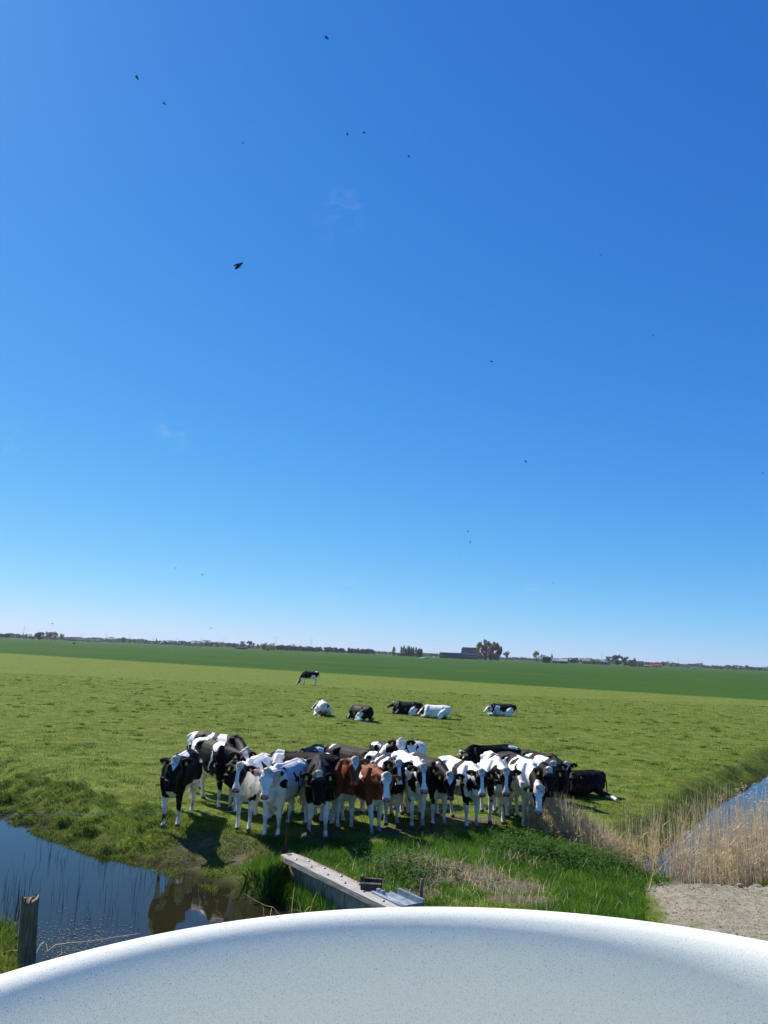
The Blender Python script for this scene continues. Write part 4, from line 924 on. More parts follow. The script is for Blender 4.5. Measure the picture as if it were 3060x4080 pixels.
def bird(x, y, lab, s_):
    p = CAM + ray(x, y) * 120; o = empty('bird', p); tag(o, lab, 'bird', 'birds over the fields')
    o.rotation_euler = (0, .2 * s_, 1.2 * s_); o.scale = (.5, .5, .5)
    mb = MB(); mb.tube([(-.28, 0, 0), (-.16, 0, 0), (0, 0, .01), (.12, 0, .02), (.18, 0, .03), (.25, 0, .02)], [.03, .05, .075, .06, .045, .01], 8); mb.build('body', M_fly, o, True)
    for s in (1, -1):
        mb = MB(); pts = [(.08, 0, .03), (.12, .28, .22 ), (-.02, .58, .10), (-.10, .3, .19), (-.10, 0, .03)]
        top = [Vector((a, s * b_, c)) for a, b_, c in pts]; bot = [q - Vector((0, 0, .015)) for q in top]
        mb.add(top + bot, [tuple(range(5)), tuple(range(9, 4, -1))] + [(a, (a + 1) % 5, (a + 1) % 5 + 5, a + 5) for a in range(5)]); mb.build('wing', M_fly, o)
bird(208, 2486, 'dark bird in flight above the reddish trees at the far left', 1)
bird(843, 2504, 'dark bird in flight low over the fields left of centre', -1)

# ------------------------------------------------------------------ timber piling with its cap, steel trough, posts, fence
def wood_mat(name, c1, c2, sc=(3, 40, 40), bm_=.5):
    m, t, n, b = mat(name)
    tc = n.new('ShaderNodeTexCoord'); mp = n.new('ShaderNodeMapping'); mp.inputs['Scale'].default_value = sc
    t.links.new(tc.outputs['Object'], mp.inputs[0])
    nz = n.new('ShaderNodeTexNoise'); nz.inputs['Scale'].default_value = 1; nz.inputs['Detail'].default_value = 6; nz.inputs['Distortion'].default_value = .6
    t.links.new(mp.outputs[0], nz.inputs['Vector'])
    st = mk_noise(t, 4, 4, .6, 'Object')
    c = ramp(t, nz.outputs['Fac'], [(.3, c1), (.65, c2)]).outputs[0]
    c = mixc(t, ramp(t, st.outputs['Fac'], [(.45, (0, 0, 0)), (.75, (.55, .55, .55))]).outputs[0], c, tuple(v * .55 for v in c1))
    t.links.new(c, b.inputs['Base Color']); b.inputs['Roughness'].default_value = .85; bump(t, b, nz.outputs['Fac'], bm_, .01)
    return m
M_cap = wood_mat('weathered_cap_timber', (0.22, 0.20, 0.17), (0.44, 0.41, 0.36))
M_board = wood_mat('piling_boards', (0.36, 0.29, 0.20), (0.60, 0.52, 0.40), (30, 30, 4))
M_post = wood_mat('round_post_wood', (0.10, 0.075, 0.048), (0.28, 0.215, 0.14), (40, 40, 3), .9)
M_steel = noisy('blue_grey_steel', (0.13, 0.18, 0.23), (0.30, 0.36, 0.42), 7, .5, .15, metal=.2)
M_bolt = noisy('bolt_steel', (0.15, 0.19, 0.25), (0.3, 0.35, 0.42), 30, .4, 0, metal=.7)
M_rust = noisy('rusty_iron', (0.09, 0.030, 0.016), (0.19, 0.07, 0.035), 30, .85, .2)
M_dwood = noisy('dark_wet_timber', (0.03, 0.026, 0.022), (0.10, 0.085, 0.07), 12, .8, .3)
pv = (PILE_B - PILE_A).normalized(); plen = (PILE_B - PILE_A).length + .6
pil = empty('timber_piling', (PILE_A.x, PILE_A.y, 0), math.atan2(pv.y, pv.x)); tag(pil, 'weathered timber piling with a bolted pale cap plank beside the ditch', 'revetment')
ZC = .10
# local x along the wall, +y towards the dam ; the wall face is at y = 0
mb = MB(); k = 0; x = .0
while x < plen:
    wd_ = random.uniform(.17, .21); dy = random.uniform(-.004, .004); mb.box(x, x + wd_ - .008, .04 + dy, .085 + dy, -1.5, ZC - .085); x += wd_
mb.build('board_wall', M_board, pil)
mb = MB()
N = 24; 
prof_ = [(-.14, -.083), (-.14, -.006), (-.13, .001), (.17, .001), (.18, -.006), (.18, -.083)]
V = []; Fs = []
for i in range(N + 1):
    xx = -.06 + (plen + .06) * i / N; end = 1 if i else .75
    for y, z in prof_: V.append((xx + (random.uniform(-.02, .02) if i == 0 else 0), y * end + .02 * math.sin(xx * 2.1) * .3 + random.uniform(-.003, .003), z + ZC + random.uniform(-.003, .003)))
for i in range(N):
    for a in range(6): a2 = (a + 1) % 6; Fs.append((i * 6 + a, i * 6 + a2, (i + 1) * 6 + a2, (i + 1) * 6 + a))
Fs += [tuple(range(5, -1, -1)), tuple(N * 6 + a for a in range(6))]
mb.add(V, Fs); cap = mb.build('cap_plank', M_cap, pil)
for i in range(8):
    for s in (0, 1):
        mb = MB(); xx = .35 + i * .48 + s * .17; yy = -.05 if s == 0 else .09
        mb.tube([(xx, yy, ZC - .02), (xx, yy, ZC + .014), (xx, yy, ZC + .020)], [.022, .022, .012], 8); mb.build('bolt', M_bolt, cap)
mb = MB(); mb.tube([(.02 + .001, .02, ZC - .002), (.02, .02, ZC + .006)], [.045, .04], 10); mb.build('iron_ring', M_dwood, cap)
# moss strip : low turf growing over the landward edge of the cap
P = np.array([(PILE_A + pv * random.uniform(.15, 2.1) + Vector((-pv.y, pv.x, 0)) * random.gauss(.17, .035))[:2] for _ in range(1500)])
stuff('moss', *blades(P, np.full(len(P), ZC - .03), rng.uniform(.02, .06, len(P)), rng.uniform(.012, .02, len(P)), 1.2), leafy('moss_gold', (0.17, 0.10, 0.014), (0.30, 0.20, 0.04), 5, .2), 'golden moss along the edge of the timber cap')
# steel trough lying right of the cap
c0 = G(1490, 3548, .12); tr = empty('steel_trough', (c0.x, c0.y, hz(c0.x, c0.y)), math.atan2(pv.y, pv.x)); tr.location.z = max(tr.location.z, 0.06)
tag(tr, 'blue grey steel trough lying in the grass beside the timber cap', 'trough')
mb = MB(); mb.box(0, .74, 0, .30, 0, .012); mb.build('floor_plate', M_steel, tr)
mb = MB(); mb.box(0, .74, -.014, -.002, -.002, .06); mb.box(0, .74, -.065, -.0155, .048, .060); mb.build('side_rail', M_steel, tr)
mb = MB(); mb.box(0.16, .74, .302, .314, -.002, .09); mb.box(.16, .74, .316, .340, .078, .090); mb.build('side_rail', M_steel, tr)
mb = MB(); mb.box(.742, .754, -.012, .312, -.002, .06); mb.build('end_plate', M_steel, tr)
mb = MB(); mb.box(.05, .11, .0, .05, .013, .10); mb.box(.14, .20, .0, .05, .013, .10); mb.build('clamp', M_steel, tr)
c0 = G(1436, 3535, .14); br = empty('timber_bracket', (c0.x, c0.y, ZC), R(-4)); tag(br, 'dark square timber bracket bolted across the cap plank next to the steel trough', 'bracket')
mb = MB(); mb.box(0, .30, 0, .09, .004, .09); mb.build('rail', M_dwood, br, bevel=.004)
mb = MB(); mb.box(-.01, .028, .092, .24, .002, .16); mb.build('upright', M_dwood, br, bevel=.004)
mb = MB(); mb.box(.03, .30, .17, .23, .003, .12, Matrix.Rotation(R(-2), 4, 'Z')); mb.build('rail', M_dwood, br, bevel=.004)
mb = MB(); mb.tube([(.05, .045, .088), (.05, .045, .10)], .015, 8); mb.build('bolt', M_bolt, br)
# round mooring-like post in the water
q = gd(62, 2098, ZW); q = (q[0] + .0, q[1])
po = empty('round_post', (q[0], q[1], ZW - .6)); tag(po, 'weathered round wooden post standing in the ditch at the lower left', 'post')
pt = G(64 / .54216, 1938 / .54216, 0); ptop = G(0, 0, 1)
dtop = CAM + ray(64 / .54216, 1940 / .54216) * ((q[1]) / ray(64 / .54216, 1940 / .54216).y)
hgt = dtop.z - (ZW - .6); lean = (dtop.x - q[0])
mb = MB(); NR = 26; V = []; Fs = []
for i in range(15):
    u = i / 14
    for k in range(NR):
        a = 2 * math.pi * k / NR; r_ = .108 * (1.0 - .06 * u) * (1 + .05 * math.sin(a * 3 + 1) + .035 * math.sin(a * 9 + u * 2)) * (.90 if (k % 13 == 4) else 1)
        zt = hgt * u + (.03 * math.sin(a * 2 + .5) + random.uniform(-.012, .012) if i == 14 else 0)
        V.append((lean * u + r_ * math.cos(a), r_ * math.sin(a), zt))
for i in range(14):
    for k in range(NR):
        k2 = (k + 1) % NR; Fs.append((i * NR + k, i * NR + k2, (i + 1) * NR + k2, (i + 1) * NR + k))
b_ = len(V)
for k in range(NR):
    a = 2 * math.pi * k / NR; V.append((lean + .06 * math.cos(a), .06 * math.sin(a), hgt + random.uniform(-.03, .004)))
V.append((lean, 0, hgt - .03))
for k in range(NR):
    k2 = (k + 1) % NR; Fs.append((14 * NR + k, 14 * NR + k2, b_ + k2, b_ + k)); Fs.append((b_ + k, b_ + k2, b_ + NR))
Fs.append(tuple(range(NR - 1, -1, -1)))
mb.add(V, Fs); mb.build('post_trunk', M_post, po, False)
mb = MB()
for a in (1.0, 3.1, 4.6): mb.tube([(lean + .085 * math.cos(a), .085 * math.sin(a), hgt - .06), (lean + .09 * math.cos(a), .09 * math.sin(a), hgt + .025), (lean + .085 * math.cos(a), .085 * math.sin(a), hgt + .03)], [.012, .009, .003], 6)
mb.build('splinters', M_post, po)
# small stake
q = G(1677, 3578, .05); st_ = MB(); st_.tube([(0, 0, -.2), (0, 0, .0), (.004, 0, .2), (.008, 0, .31), (.008, 0, .318)], [.026, .026, .025, .024, .016], 10)
so_ = st_.build('wooden_stake', M_post, None, True); so_.location = (q.x, q.y, hz(q.x, q.y)); tag(so_, 'short grey wooden stake in the grass right of the steel trough', 'stake')
# electric wire fence
fe = empty('wire_fence', (0, 0, 0)); tag(fe, 'thin electric wire fence on rusty iron rods in front of the cows', 'fence')
def rod(bx, by, tx, ty, zb=None):
    a = G(bx, by, 0); a.z = hz(a.x, a.y); d = ray(tx, ty); t_ = a.y / d.y; top = CAM + d * t_
    mb = MB(); mb.tube([Vector((a.x, a.y, a.z - .25)), a, a.lerp(top, .5) + Vector((.006, 0, 0)), top], [.0095, .0095, .009, .0085], 8); mb.build('iron_rod', M_rust, fe)
    mb = MB(); c = a.lerp(top, .92); mb.tube([c - Vector((0, 0, .02)), c, c + Vector((0, 0, .02))], [.010, .016, .010], 8); mb.build('insulator', M_fly, fe)
    return c
c1 = rod(1137, 3386, 1147, 3208); c2 = rod(2021, 3322, 2006, 3203); c3 = rod(2292, 3340, 2284, 3220)
c_l = G(-700, 3245, c1.z)
a = Vector((c_l.x, c_l.y, hz(c_l.x, c_l.y))); mb = MB(); mb.tube([a - Vector((0, 0, .3)), a, c_l + Vector((0, 0, .05))], .009, 8); mb.build('iron_rod', M_rust, fe)
def sag(p, q, s, n=14): return [p.lerp(q, k / n) - Vector((0, 0, s * 4 * (k / n) * (1 - k / n))) for k in range(n + 1)]
m, t, n, b = mat('poly_wire'); b.inputs['Base Color'].default_value = (.55, .58, .58, 1); b.inputs['Roughness'].default_value = .5
for p, q, s in ((c_l, c1, .03), (c1, c2, .02), (c2, c3, .01)):
    mb = MB(); mb.tube([v + Vector((0, -.018, 0)) for v in sag(p, q, s)], .0028, 5); mb.build('wire', m, fe)
# stones by the reeds
M_stone = noisy('pale_stone', (0.20, 0.19, 0.165), (0.34, 0.325, 0.285), 9, .9, .5)
for x, y, sx, lab in ((1634, 1890, .13, 'pale grey stone in the grass at the right edge of the sand'), (1598, 1908, .05, 'small stone on the sand left of the large pale stone')):
    q = gd(x, y, .05); bm = bmesh.new(); bmesh.ops.create_icosphere(bm, subdivisions=3, radius=1)
    for v in bm.verts:
        k_ = 1 + .35 * (vnoise(np.array([v.co * 1.6 + Vector((x, y, 0))]), 5)[0] - .5)
        v.co = Vector((v.co.x * sx * k_, v.co.y * sx * .7 * k_, max(v.co.z, -.5) * sx * .6 * k_))
    me = bpy.data.meshes.new('stone'); bm.to_mesh(me); bm.free(); me.materials.append(M_stone)
    o = link(bpy.data.objects.new('stone', me)); o.location = (q[0], q[1], hz(*q) + .03); o.rotation_euler = (0, 0, x); tag(o, lab, 'stone')

# ------------------------------------------------------------------ far trees
M_tr = {
 'green': leafy('tree_green', (0.05, 0.085, 0.03), (0.12, 0.16, 0.05), .25, .55),
 'fresh': leafy('tree_yellow_green', (0.12, 0.15, 0.035), (0.24, 0.26, 0.075), .3, .55),
 'red': leafy('tree_reddish', (0.17, 0.082, 0.045), (0.32, 0.165, 0.095), .3, .55),
 'brown': leafy('tree_brown', (0.12, 0.095, 0.065), (0.24, 0.19, 0.13), .3, .55),
 'grey': leafy('tree_grey_twigs', (0.13, 0.12, 0.105), (0.24, 0.22, 0.19), .3, .35),
 'dark': leafy('tree_dark', (0.034, 0.046, 0.026), (0.08, 0.10, 0.05), .25, .3)}
M_bark = noisy('bark', (0.035, 0.028, 0.02), (0.085, 0.07, 0.052), 3, .9, 0, 'Position')
def quad_cloud(c, size, r_):
    k = len(c); a = r_.normal(0, 1, (k, 3)); a /= np.linalg.norm(a, axis=1)[:, None]
    b2 = np.cross(a, r_.normal(0, 1, (k, 3))); b2 /= np.linalg.norm(b2, axis=1)[:, None]
    s1 = size * r_.uniform(.6, 1.3, (k, 1)); s2 = s1 * r_.uniform(.4, .8, (k, 1))
    V = np.stack([c - a * s1, c - b2 * s2, c + a * s1, c + b2 * s2], 1).reshape(-1, 3); b0 = np.arange(k) * 4
    return V, np.c_[b0, b0 + 1, b0 + 2, b0 + 3]
def crown_points(shape, n, seed):
    """points in a crown of unit height (z 0..1) and about unit width"""
    r_ = np.random.default_rng(seed); out = []
    if shape in ('round', 'sparse', 'willow'):
        nl = {'round': 17, 'sparse': 15, 'willow': 12}[shape]
        for i in range(nl):
            a = r_.uniform(0, 6.28); rr = r_.uniform(.08, .40); z = r_.uniform(.20, .84) if shape == 'round' else (r_.uniform(.36, .88) if shape == 'sparse' else r_.uniform(.2, .8))
            rr *= math.sqrt(max(.05, 1 - ((z - .55) / .48) ** 2))
            lr = r_.uniform(.12, .21) if shape != 'sparse' else r_.uniform(.10, .17)
            p = r_.normal(0, 1, (n // nl, 3)); p /= np.linalg.norm(p, axis=1)[:, None]; p *= r_.uniform(.35, 1, (len(p), 1)) ** .5
            q = p * np.array([lr, lr, lr * .85]) + np.array([math.cos(a) * rr, math.sin(a) * rr, z])
            if shape == 'willow':
                dr = r_.uniform(0, 1, len(q)) < .3; q[dr, 2] -= r_.uniform(.05, .3, dr.sum())
            out.append(q)
        P = np.concatenate(out); P[:, 2] = np.clip(P[:, 2], .10, 1.0)
    else:   # poplar column
        z = r_.uniform(.06, 1, n); wz = .46 * np.sin(np.clip(z * 1.02, 0, 1) * np.pi) ** .55 * (1 - .35 * z) + .03
        a = r_.uniform(0, 6.28, n); rr = wz * np.sqrt(r_.uniform(.1, 1, n)) * (.8 + .35 * np.sin(a * 3 + z * 9))
        P = np.c_[np.cos(a) * rr, np.sin(a) * rr, z]
    return P
ARCH = {}
def archetype(shape, kind, v):
    key = (shape, kind, v)
    if key not in ARCH:
        n = {'round': 1700, 'sparse': 1100, 'willow': 800, 'poplar': 500}[shape]
        P = crown_points(shape, n, v * 31 + len(shape))
        r_ = np.random.default_rng(v); sz = {'round': .054, 'sparse': .036, 'willow': .046, 'poplar': .075}[shape]
        V, Q = quad_cloud(P, sz, r_); me = np_mesh('crown', V, Q); me.materials.append(M_tr[kind])
        mb = MB(); th = .55 if shape != 'poplar' else .85; tr_ = .030 if shape != 'poplar' else .06
        mb.tube([(0, 0, -.02), (.005, 0, .15), (-.008, .005, th * .6), (.01, 0, th)], [tr_ * 1.3, tr_, tr_ * .75, tr_ * .3], 7)
        rr = random.Random(v)
        if shape != 'poplar':
            for i in range(7):
                a = i * .9 + rr.random(); z0 = rr.uniform(.2, .45); z1 = rr.uniform(.55, .85); l = rr.uniform(.15, .33)
                mb.tube([(0, 0, z0), (math.cos(a) * l * .5, math.sin(a) * l * .5, (z0 + z1) / 2 + .04), (math.cos(a) * l, math.sin(a) * l, z1)], [.016, .011, .004], 5)
        tm = mb.mesh('trunk', True); tm.materials.append(M_bark); ARCH[key] = (me, tm)
    return ARCH[key]
NTREE = 0
def tree(x, wpx, hpx, shape, kind, D, lab, group=None):
    global NTREE; NTREE += 1
    p = AT(x, D); o = empty('tree' if shape != 'poplar' else 'poplar_tree', p, random.uniform(0, 6.28)); tag(o, lab, 'tree', group)
    cm, tm = archetype(shape, kind, NTREE % 3)
    for nm, me in (('crown', cm), ('trunk', tm)):
        c = bpy.data.objects.new(nm, me); link(c, o); c.scale = (wpx * D / FPX, wpx * D / FPX, hpx * D / FPX)
    return o
tree(157, 42, 36, 'round', 'green', 900, 'broad green tree left of the reddish trees at the far left')
for x, h_ in ((187, 40), (203, 39), (219, 39)): tree(x, 25, h_, 'sparse', 'red', 900, 'tall thin reddish tree in the cluster of three beside the broad green tree', 'reddish trees at the far left')
tree(244, 22, 34, 'sparse', 'red', 900, 'separate reddish tree right of the cluster of three')
for x, w_, h_, k_, lab in ((30, 30, 22, 'dark', 'dark round tree near the left edge'), (6, 18, 20, 'dark', 'dark tree cut by the left edge of the picture'), (104, 15, 20, 'brown', 'small brownish tree right of the leftmost wind turbine'), (76, 10, 20, 'dark', 'thin dark tree left of the leftmost wind turbine'), (130, 20, 14, 'dark', 'low dark tree left of the broad green tree')):
    tree(x, w_, h_, 'round', k_, 1100, lab)
for x, w_, h_, k_, lab in ((490, 20, 24, 'green', 'rounded green tree at the left end of the far village'), (660, 16, 16, 'green', 'round tree right of the church spire'), (723, 9, 22, 'dark', 'narrow dark tree among the village roofs'), (738, 18, 17, 'brown', 'brown tree right of the narrow dark village tree'),
                            (822, 28, 21, 'red', 'left one of two broad reddish trees right of the village'), (843, 28, 21, 'red', 'right one of two broad reddish trees right of the village'), (867, 20, 18, 'brown', 'round brown tree right of the broad reddish pair'), (883, 18, 19, 'grey', 'pale twiggy tree left of the farm shed'),
                            (912, 26, 21, 'dark', 'dark dense tree left of the low farm shed'), (932, 24, 20, 'dark', 'dark dense tree just behind the low farm shed'), (965, 34, 30, 'grey', 'tall greyish tree behind the low farm shed')):
    tree(x, w_, h_, 'round' if k_ != 'grey' else 'sparse', k_, 1300, lab)
tree(993, 24, 36, 'round', 'brown', 1000, 'tall brownish tree right of the low farm shed')
tree(1010, 13, 29, 'sparse', 'brown', 1000, 'thin twiggy tree between the tall brownish tree and the willows')
tree(1026, 16, 23, 'sparse', 'brown', 1000, 'low twiggy tree just left of the willows')
tree(1051, 38, 34, 'willow', 'fresh', 850, 'left one of a pair of yellow green willows at the end of the windbreak')
tree(1083, 36, 34, 'willow', 'fresh', 850, 'right one of a pair of yellow green willows at the end of the windbreak')
tree(1069, 22, 9, 'round', 'red', 760, 'low reddish shrub in front of the pair of willows')
x = 1106
while x < 1488:
    if not (1276 < x < 1290 or 1376 < x < 1386): tree(x, random.uniform(19, 25), random.uniform(22, 25), 'round', random.choice(['brown', 'brown', 'grey']), 950, 'brownish grey tree in the long even windbreak row left of centre', 'windbreak trees')
    x += random.uniform(10, 13)
tree(1494, 12, 10, 'round', 'dark', 950, 'small dark shrub at the right end of the windbreak')
tree(1569, 20, 36, 'poplar', 'fresh', 850, 'stout light green poplar standing left of the poplar row')
tree(1588, 18, 13, 'round', 'fresh', 850, 'low yellow green bush between the stout poplar and the poplar row')
for x, h_ in ((1599, 38), (1609, 42), (1617, 34), (1625, 42), (1631, 40), (1639, 38), (1647, 37), (1657, 38), (1667, 32), (1673, 34), (1679, 32)):
    tree(x, 16, h_, 'poplar', 'green', 850, 'slim dark green poplar in the short row left of the big barn', 'poplar row')
tree(1909, 28, 78, 'round', 'fresh', 820, 'tall yellow green tree beside the big dark barn')
tree(1931, 40, 84, 'round', 'brown', 830, 'tallest twiggy brown tree of the group right of the barn')
tree(1952, 28, 80, 'round', 'brown', 840, 'thin bare tree between the tallest brown tree and the red brown tree')
tree(1962, 44, 74, 'round', 'red', 820, 'left one of two dense red brown trees right of the barn')
tree(1982, 44, 76, 'round', 'red', 820, 'right one of two dense red brown trees right of the barn')
for x in (1915, 1935, 1955, 1975): tree(x, 22, 17, 'round', 'dark', 810, 'low dark hedge shrub below the tall trees by the barn', 'hedge shrubs by the barn')
tree(2018, 36, 40, 'sparse', 'grey', 830, 'bare grey tree standing right of the red brown trees')
for x, h_ in ((1842, 46), (1853, 48), (1864, 46), (1876, 47), (1888, 46)): tree(x, 15, h_, 'sparse', 'grey', 1000, 'bare pollard tree showing behind the ridge of the big barn', 'pollards behind the barn')
tree(2136, 32, 46, 'sparse', 'brown', 900, 'brown topped tree left of the dark box shaped barn')
tree(2136, 24, 22, 'willow', 'fresh', 880, 'low yellow green willow under the brown topped tree')
for x, w_, h_, k_, lab in ((2262, 22, 20, 'brown', 'brown tree right of the red walled greenhouse'), (2290, 34, 24, 'grey', 'wide greyish tree left of the long grey barn'), (2280, 30, 13, 'green', 'low green bush below the wide greyish tree'), (2326, 22, 17, 'dark', 'dark low tree left end of the long grey barn')):
    tree(x, w_, h_, 'round', k_, 1000, lab)
tree(2362, 26, 30, 'willow', 'fresh', 800, 'left yellow green willow in front of the long grey barn'); tree(2380, 26, 28, 'willow', 'fresh', 800, 'right yellow green willow in front of the long grey barn')
tree(2423, 32, 38, 'sparse', 'grey', 900, 'sparse grey tree at the right end of the long grey barn')
tree(2459, 46, 46, 'round', 'brown', 880, 'large brown tree left of the orange roofed farmhouse'); tree(2490, 32, 38, 'round', 'brown', 890, 'smaller brown tree beside the large brown tree'); tree(2503, 24, 16, 'round', 'green', 860, 'low green bush just left of the orange roofed farmhouse')
tree(2529, 14, 34, 'sparse', 'brown', 1000, 'brown treetop behind the orange roofed farmhouse')
for x, w_, h_, k_, lab in ((2641, 16, 22, 'dark', 'dark round tree behind the red roofed shed'), (2590, 26, 16, 'green', 'green tree between the farmhouse and the red roofed shed'), (2698, 22, 18, 'brown', 'round brown tree at the foot of the right mast'), (2760, 22, 14, 'grey', 'greyish tree left above the white shed'), (2778, 26, 15, 'brown', 'brown tree right above the white shed'),
                            (2843, 11, 17, 'brown', 'upright brown tree right of the white shed'), (2858, 20, 14, 'grey', 'grey round tree beside the upright brown tree'), (2872, 15, 13, 'brown', 'third small tree of the group right of the white shed'), (2902, 26, 20, 'brown', 'left half of the broad clump near the right edge'), (2925, 26, 20, 'brown', 'right half of the broad clump near the right edge'),
                            (2953, 16, 18, 'brown', 'round tree right of the broad clump'), (2978, 15, 22, 'red', 'reddish upright tree near the right edge'), (2994, 22, 16, 'green', 'green tree beside the reddish upright tree near the right edge'), (3024, 26, 15, 'green', 'last broad green tree at the right edge of the fields')):
    tree(x, w_, h_, 'round', k_, 1250, lab)
# continuous far wood beyond everything
P = []
r_ = np.random.default_rng(3)
for D_, n_, hm in ((1500, 11000, 1.15), (2100, 9000, 1.25)):
    xs = r_.uniform(-350, 3450, n_); top = (4.5 + 9 * fbm(np.c_[xs * .018, np.full(n_, D_ * .1)], 5, 3) ** 1.6 * 1.9) * hm * np.where((xs > 1180) & (xs < 2150), .55, 1.0) * np.where(xs > 2800, .65, 1.0)
    for x, t_ in zip(xs, top):
        p = AT(x, D_ + r_.uniform(-40, 40)); P.append((p.x, p.y, r_.uniform(0, 1) ** .8 * t_ * D_ / FPX))
V, Q = quad_cloud(np.array(P), 2.3, r_)
stuff('distant_wood', V, Q, None, M_tr['dark'], 'continuous dark line of far woods along the whole horizon')

# ------------------------------------------------------------------ far buildings, masts and turbines
def flat(name, c, rough=.8): return noisy(name, tuple(v * .85 for v in c), tuple(min(1, v * 1.1) for v in c), .6, max(rough, .85), 0, 'Position', spec=.06)
B_slate = flat('slate_roof', (0.075, 0.078, 0.085), .6); B_dark = flat('dark_cladding', (0.022, 0.024, 0.03)); B_brick = flat('brick_wall', (0.27, 0.12, 0.07)); B_beige = flat('beige_wall', (0.36, 0.30, 0.24))
B_white = flat('white_wall', (0.66, 0.66, 0.64)); B_orange = flat('orange_tiles', (0.42, 0.15, 0.08)); B_red = flat('red_roof', (0.34, 0.075, 0.06)); B_grey = flat('grey_sheet', (0.20, 0.205, 0.21)); B_win = flat('dark_window', (0.02, 0.025, 0.03), .2); B_pale = flat('pale_sheet', (0.6, 0.6, 0.58))
def house(x, wpx, hpx, D, wall, roof, lab, rf=.5, dep=.5, gable=False, rot=0.0, door=True, cat='building', name='farm_building', ridge=None, group=None, wins=3, hip=0.0):
    """gabled building; rf = share of the height that is roof; gable=True turns the gable to the camera"""
    s = D / FPX; W, H_ = wpx * s, hpx * s; d = W * dep; p = AT(x, D)
    o = empty(name, p, math.atan2(p.y, p.x) - math.pi / 2 + rot); tag(o, lab, cat, group)
    he = H_ * (1 - rf); mb = MB()
    if not gable:
        V = [(-W / 2, 0, -.3), (W / 2, 0, -.3), (W / 2, d, -.3), (-W / 2, d, -.3), (-W / 2, 0, he), (W / 2, 0, he), (W / 2, d, he), (-W / 2, d, he), (-W / 2 + hip * W, d / 2, H_ - .08), (W / 2 - hip * W, d / 2, H_ - .08)]
        mb.add(V, [(0, 1, 5, 4), (1, 2, 6, 9, 5), (2, 3, 7, 6), (3, 0, 4, 8, 7), (4, 5, 9, 8), (7, 8, 9, 6), (0, 3, 2, 1)])
    else:
        V = [(-W / 2, 0, -.3), (W / 2, 0, -.3), (W / 2, d, -.3), (-W / 2, d, -.3), (-W / 2, 0, he), (W / 2, 0, he), (W / 2, d, he), (-W / 2, d, he), (0, 0, H_ - .08), (0, d, H_ - .08)]
        mb.add(V, [(0, 1, 5, 8, 4), (1, 2, 6, 5), (2, 3, 7, 9, 6), (3, 0, 4, 7), (4, 8, 9, 7), (5, 6, 9, 8), (0, 3, 2, 1)])
    mb.build('wall', wall, o)
    mb = MB(); th = .18; e = .35
    if not gable: pr = [(-e, he - e * (H_ - he) / (d / 2) + .03), (d / 2, H_ + .03), (d + e, he - e * (H_ - he) / (d / 2) + .03)]; mk_ = lambda a, t: [((-1 if t else 1) * (W / 2 + e - (hip * W if abs(y - d / 2) < .01 else 0)), y, z) for y, z in a]
    else: pr = [(-W / 2 - e, he - e * (H_ - he) / (W / 2) + .03), (0, H_ + .03), (W / 2 + e, he - e * (H_ - he) / (W / 2) + .03)]; mk_ = lambda a, t: [(y, -e if t else d + e, z) for y, z in a]
    a = pr + [(y, z + th) for y, z in reversed(pr)]
    A, Bq = mk_(a, 1), mk_(a, 0)
    mb.add(A + Bq, [(0, 1, 4, 5), (1, 2, 3, 4), (11, 10, 7, 6), (10, 9, 8, 7)] + [(i, (i + 1) % 6, (i + 1) % 6 + 6, i + 6) for i in range(6)])
    ro = mb.build('roof', roof, o)
    if ridge:
        mb = MB(); mb.box(-W / 2, W / 2, d / 2 - .9, d / 2 + .9, H_ + .05, H_ + .65); mb.build('ridge_light', ridge, ro)
    if door:
        mb = MB(); mb.box(-W * .06, W * .06, -.06, .02, 0, he * .75); mb.build('door', B_win, o)
        for k in range(wins):
            xx = -W * .42 + k * W * .18 if k < 2 else W * (.2 + .12 * (k - 2))
            mb = MB(); mb.box(xx, xx + W * .06, -.05, .02, he * .35, he * .75); mb.build('window', B_win, o)
    return o
house(280, 42, 9, 1300, B_dark, B_dark, 'dark low barn right of the separate reddish tree', .6)
house(352, 100, 10, 1350, B_beige, B_slate, 'long low farm building with dark roof in the left distance', .6, .25)
for x, w_, h_, wl, rf_, lab in ((684, 9, 7, B_white, B_orange, 'small pale village house with orange roof, first from the left'), (697, 9, 7, B_beige, B_slate, 'small beige village house with slate roof, second from the left'), (712, 10, 8, B_brick, B_slate, 'brick village house left of the narrow dark tree'),
                                 (735, 10, 8, B_white, B_slate, 'white village house right of the narrow dark tree'), (753, 9, 7, B_brick, B_orange, 'brick village house with orange roof in the row'), (768, 10, 7, B_beige, B_slate, 'beige village house right of the orange roofed one'), (786, 9, 7, B_white, B_slate, 'white gabled village house below a wind turbine'), (800, 11, 7, B_brick, B_slate, 'last brick village house right of the turbine')):
    house(x, w_, h_, 1250, wl, rf_, lab, .5, .8, True, wins=1, name='village_house', cat='house', group='village houses on the horizon')
house(963, 46, 11, 950, B_dark, B_slate, 'low dark farm shed with a pale round door at the left of centre', .6, .4)
house(1806, 105, 20, 900, B_dark, B_slate, 'long low dark barn with a bright ridge line in front of the big barn', .68, .22, ridge=B_pale, wins=5)
house(1879, 40, 18, 890, B_dark, B_slate, 'short low barn between the long low barn and the tall trees', .5, .5, ridge=B_pale)
house(1870, 72, 44, 960, B_dark, B_slate, 'big dark slate roofed barn rising above the low barns', .72, .6, hip=.14)
house(2178, 31, 22, 850, B_dark, B_dark, 'dark blue black box shaped barn right of the brown topped tree', .12, .6)
house(2216, 29, 17, 860, B_brick, B_pale, 'low shed with red wall and pale roof beside the dark box barn', .5, .4)
house(2246, 28, 17, 850, B_dark, B_pale, 'dark walled shed with pale roof right of the red walled shed', .45, .5)
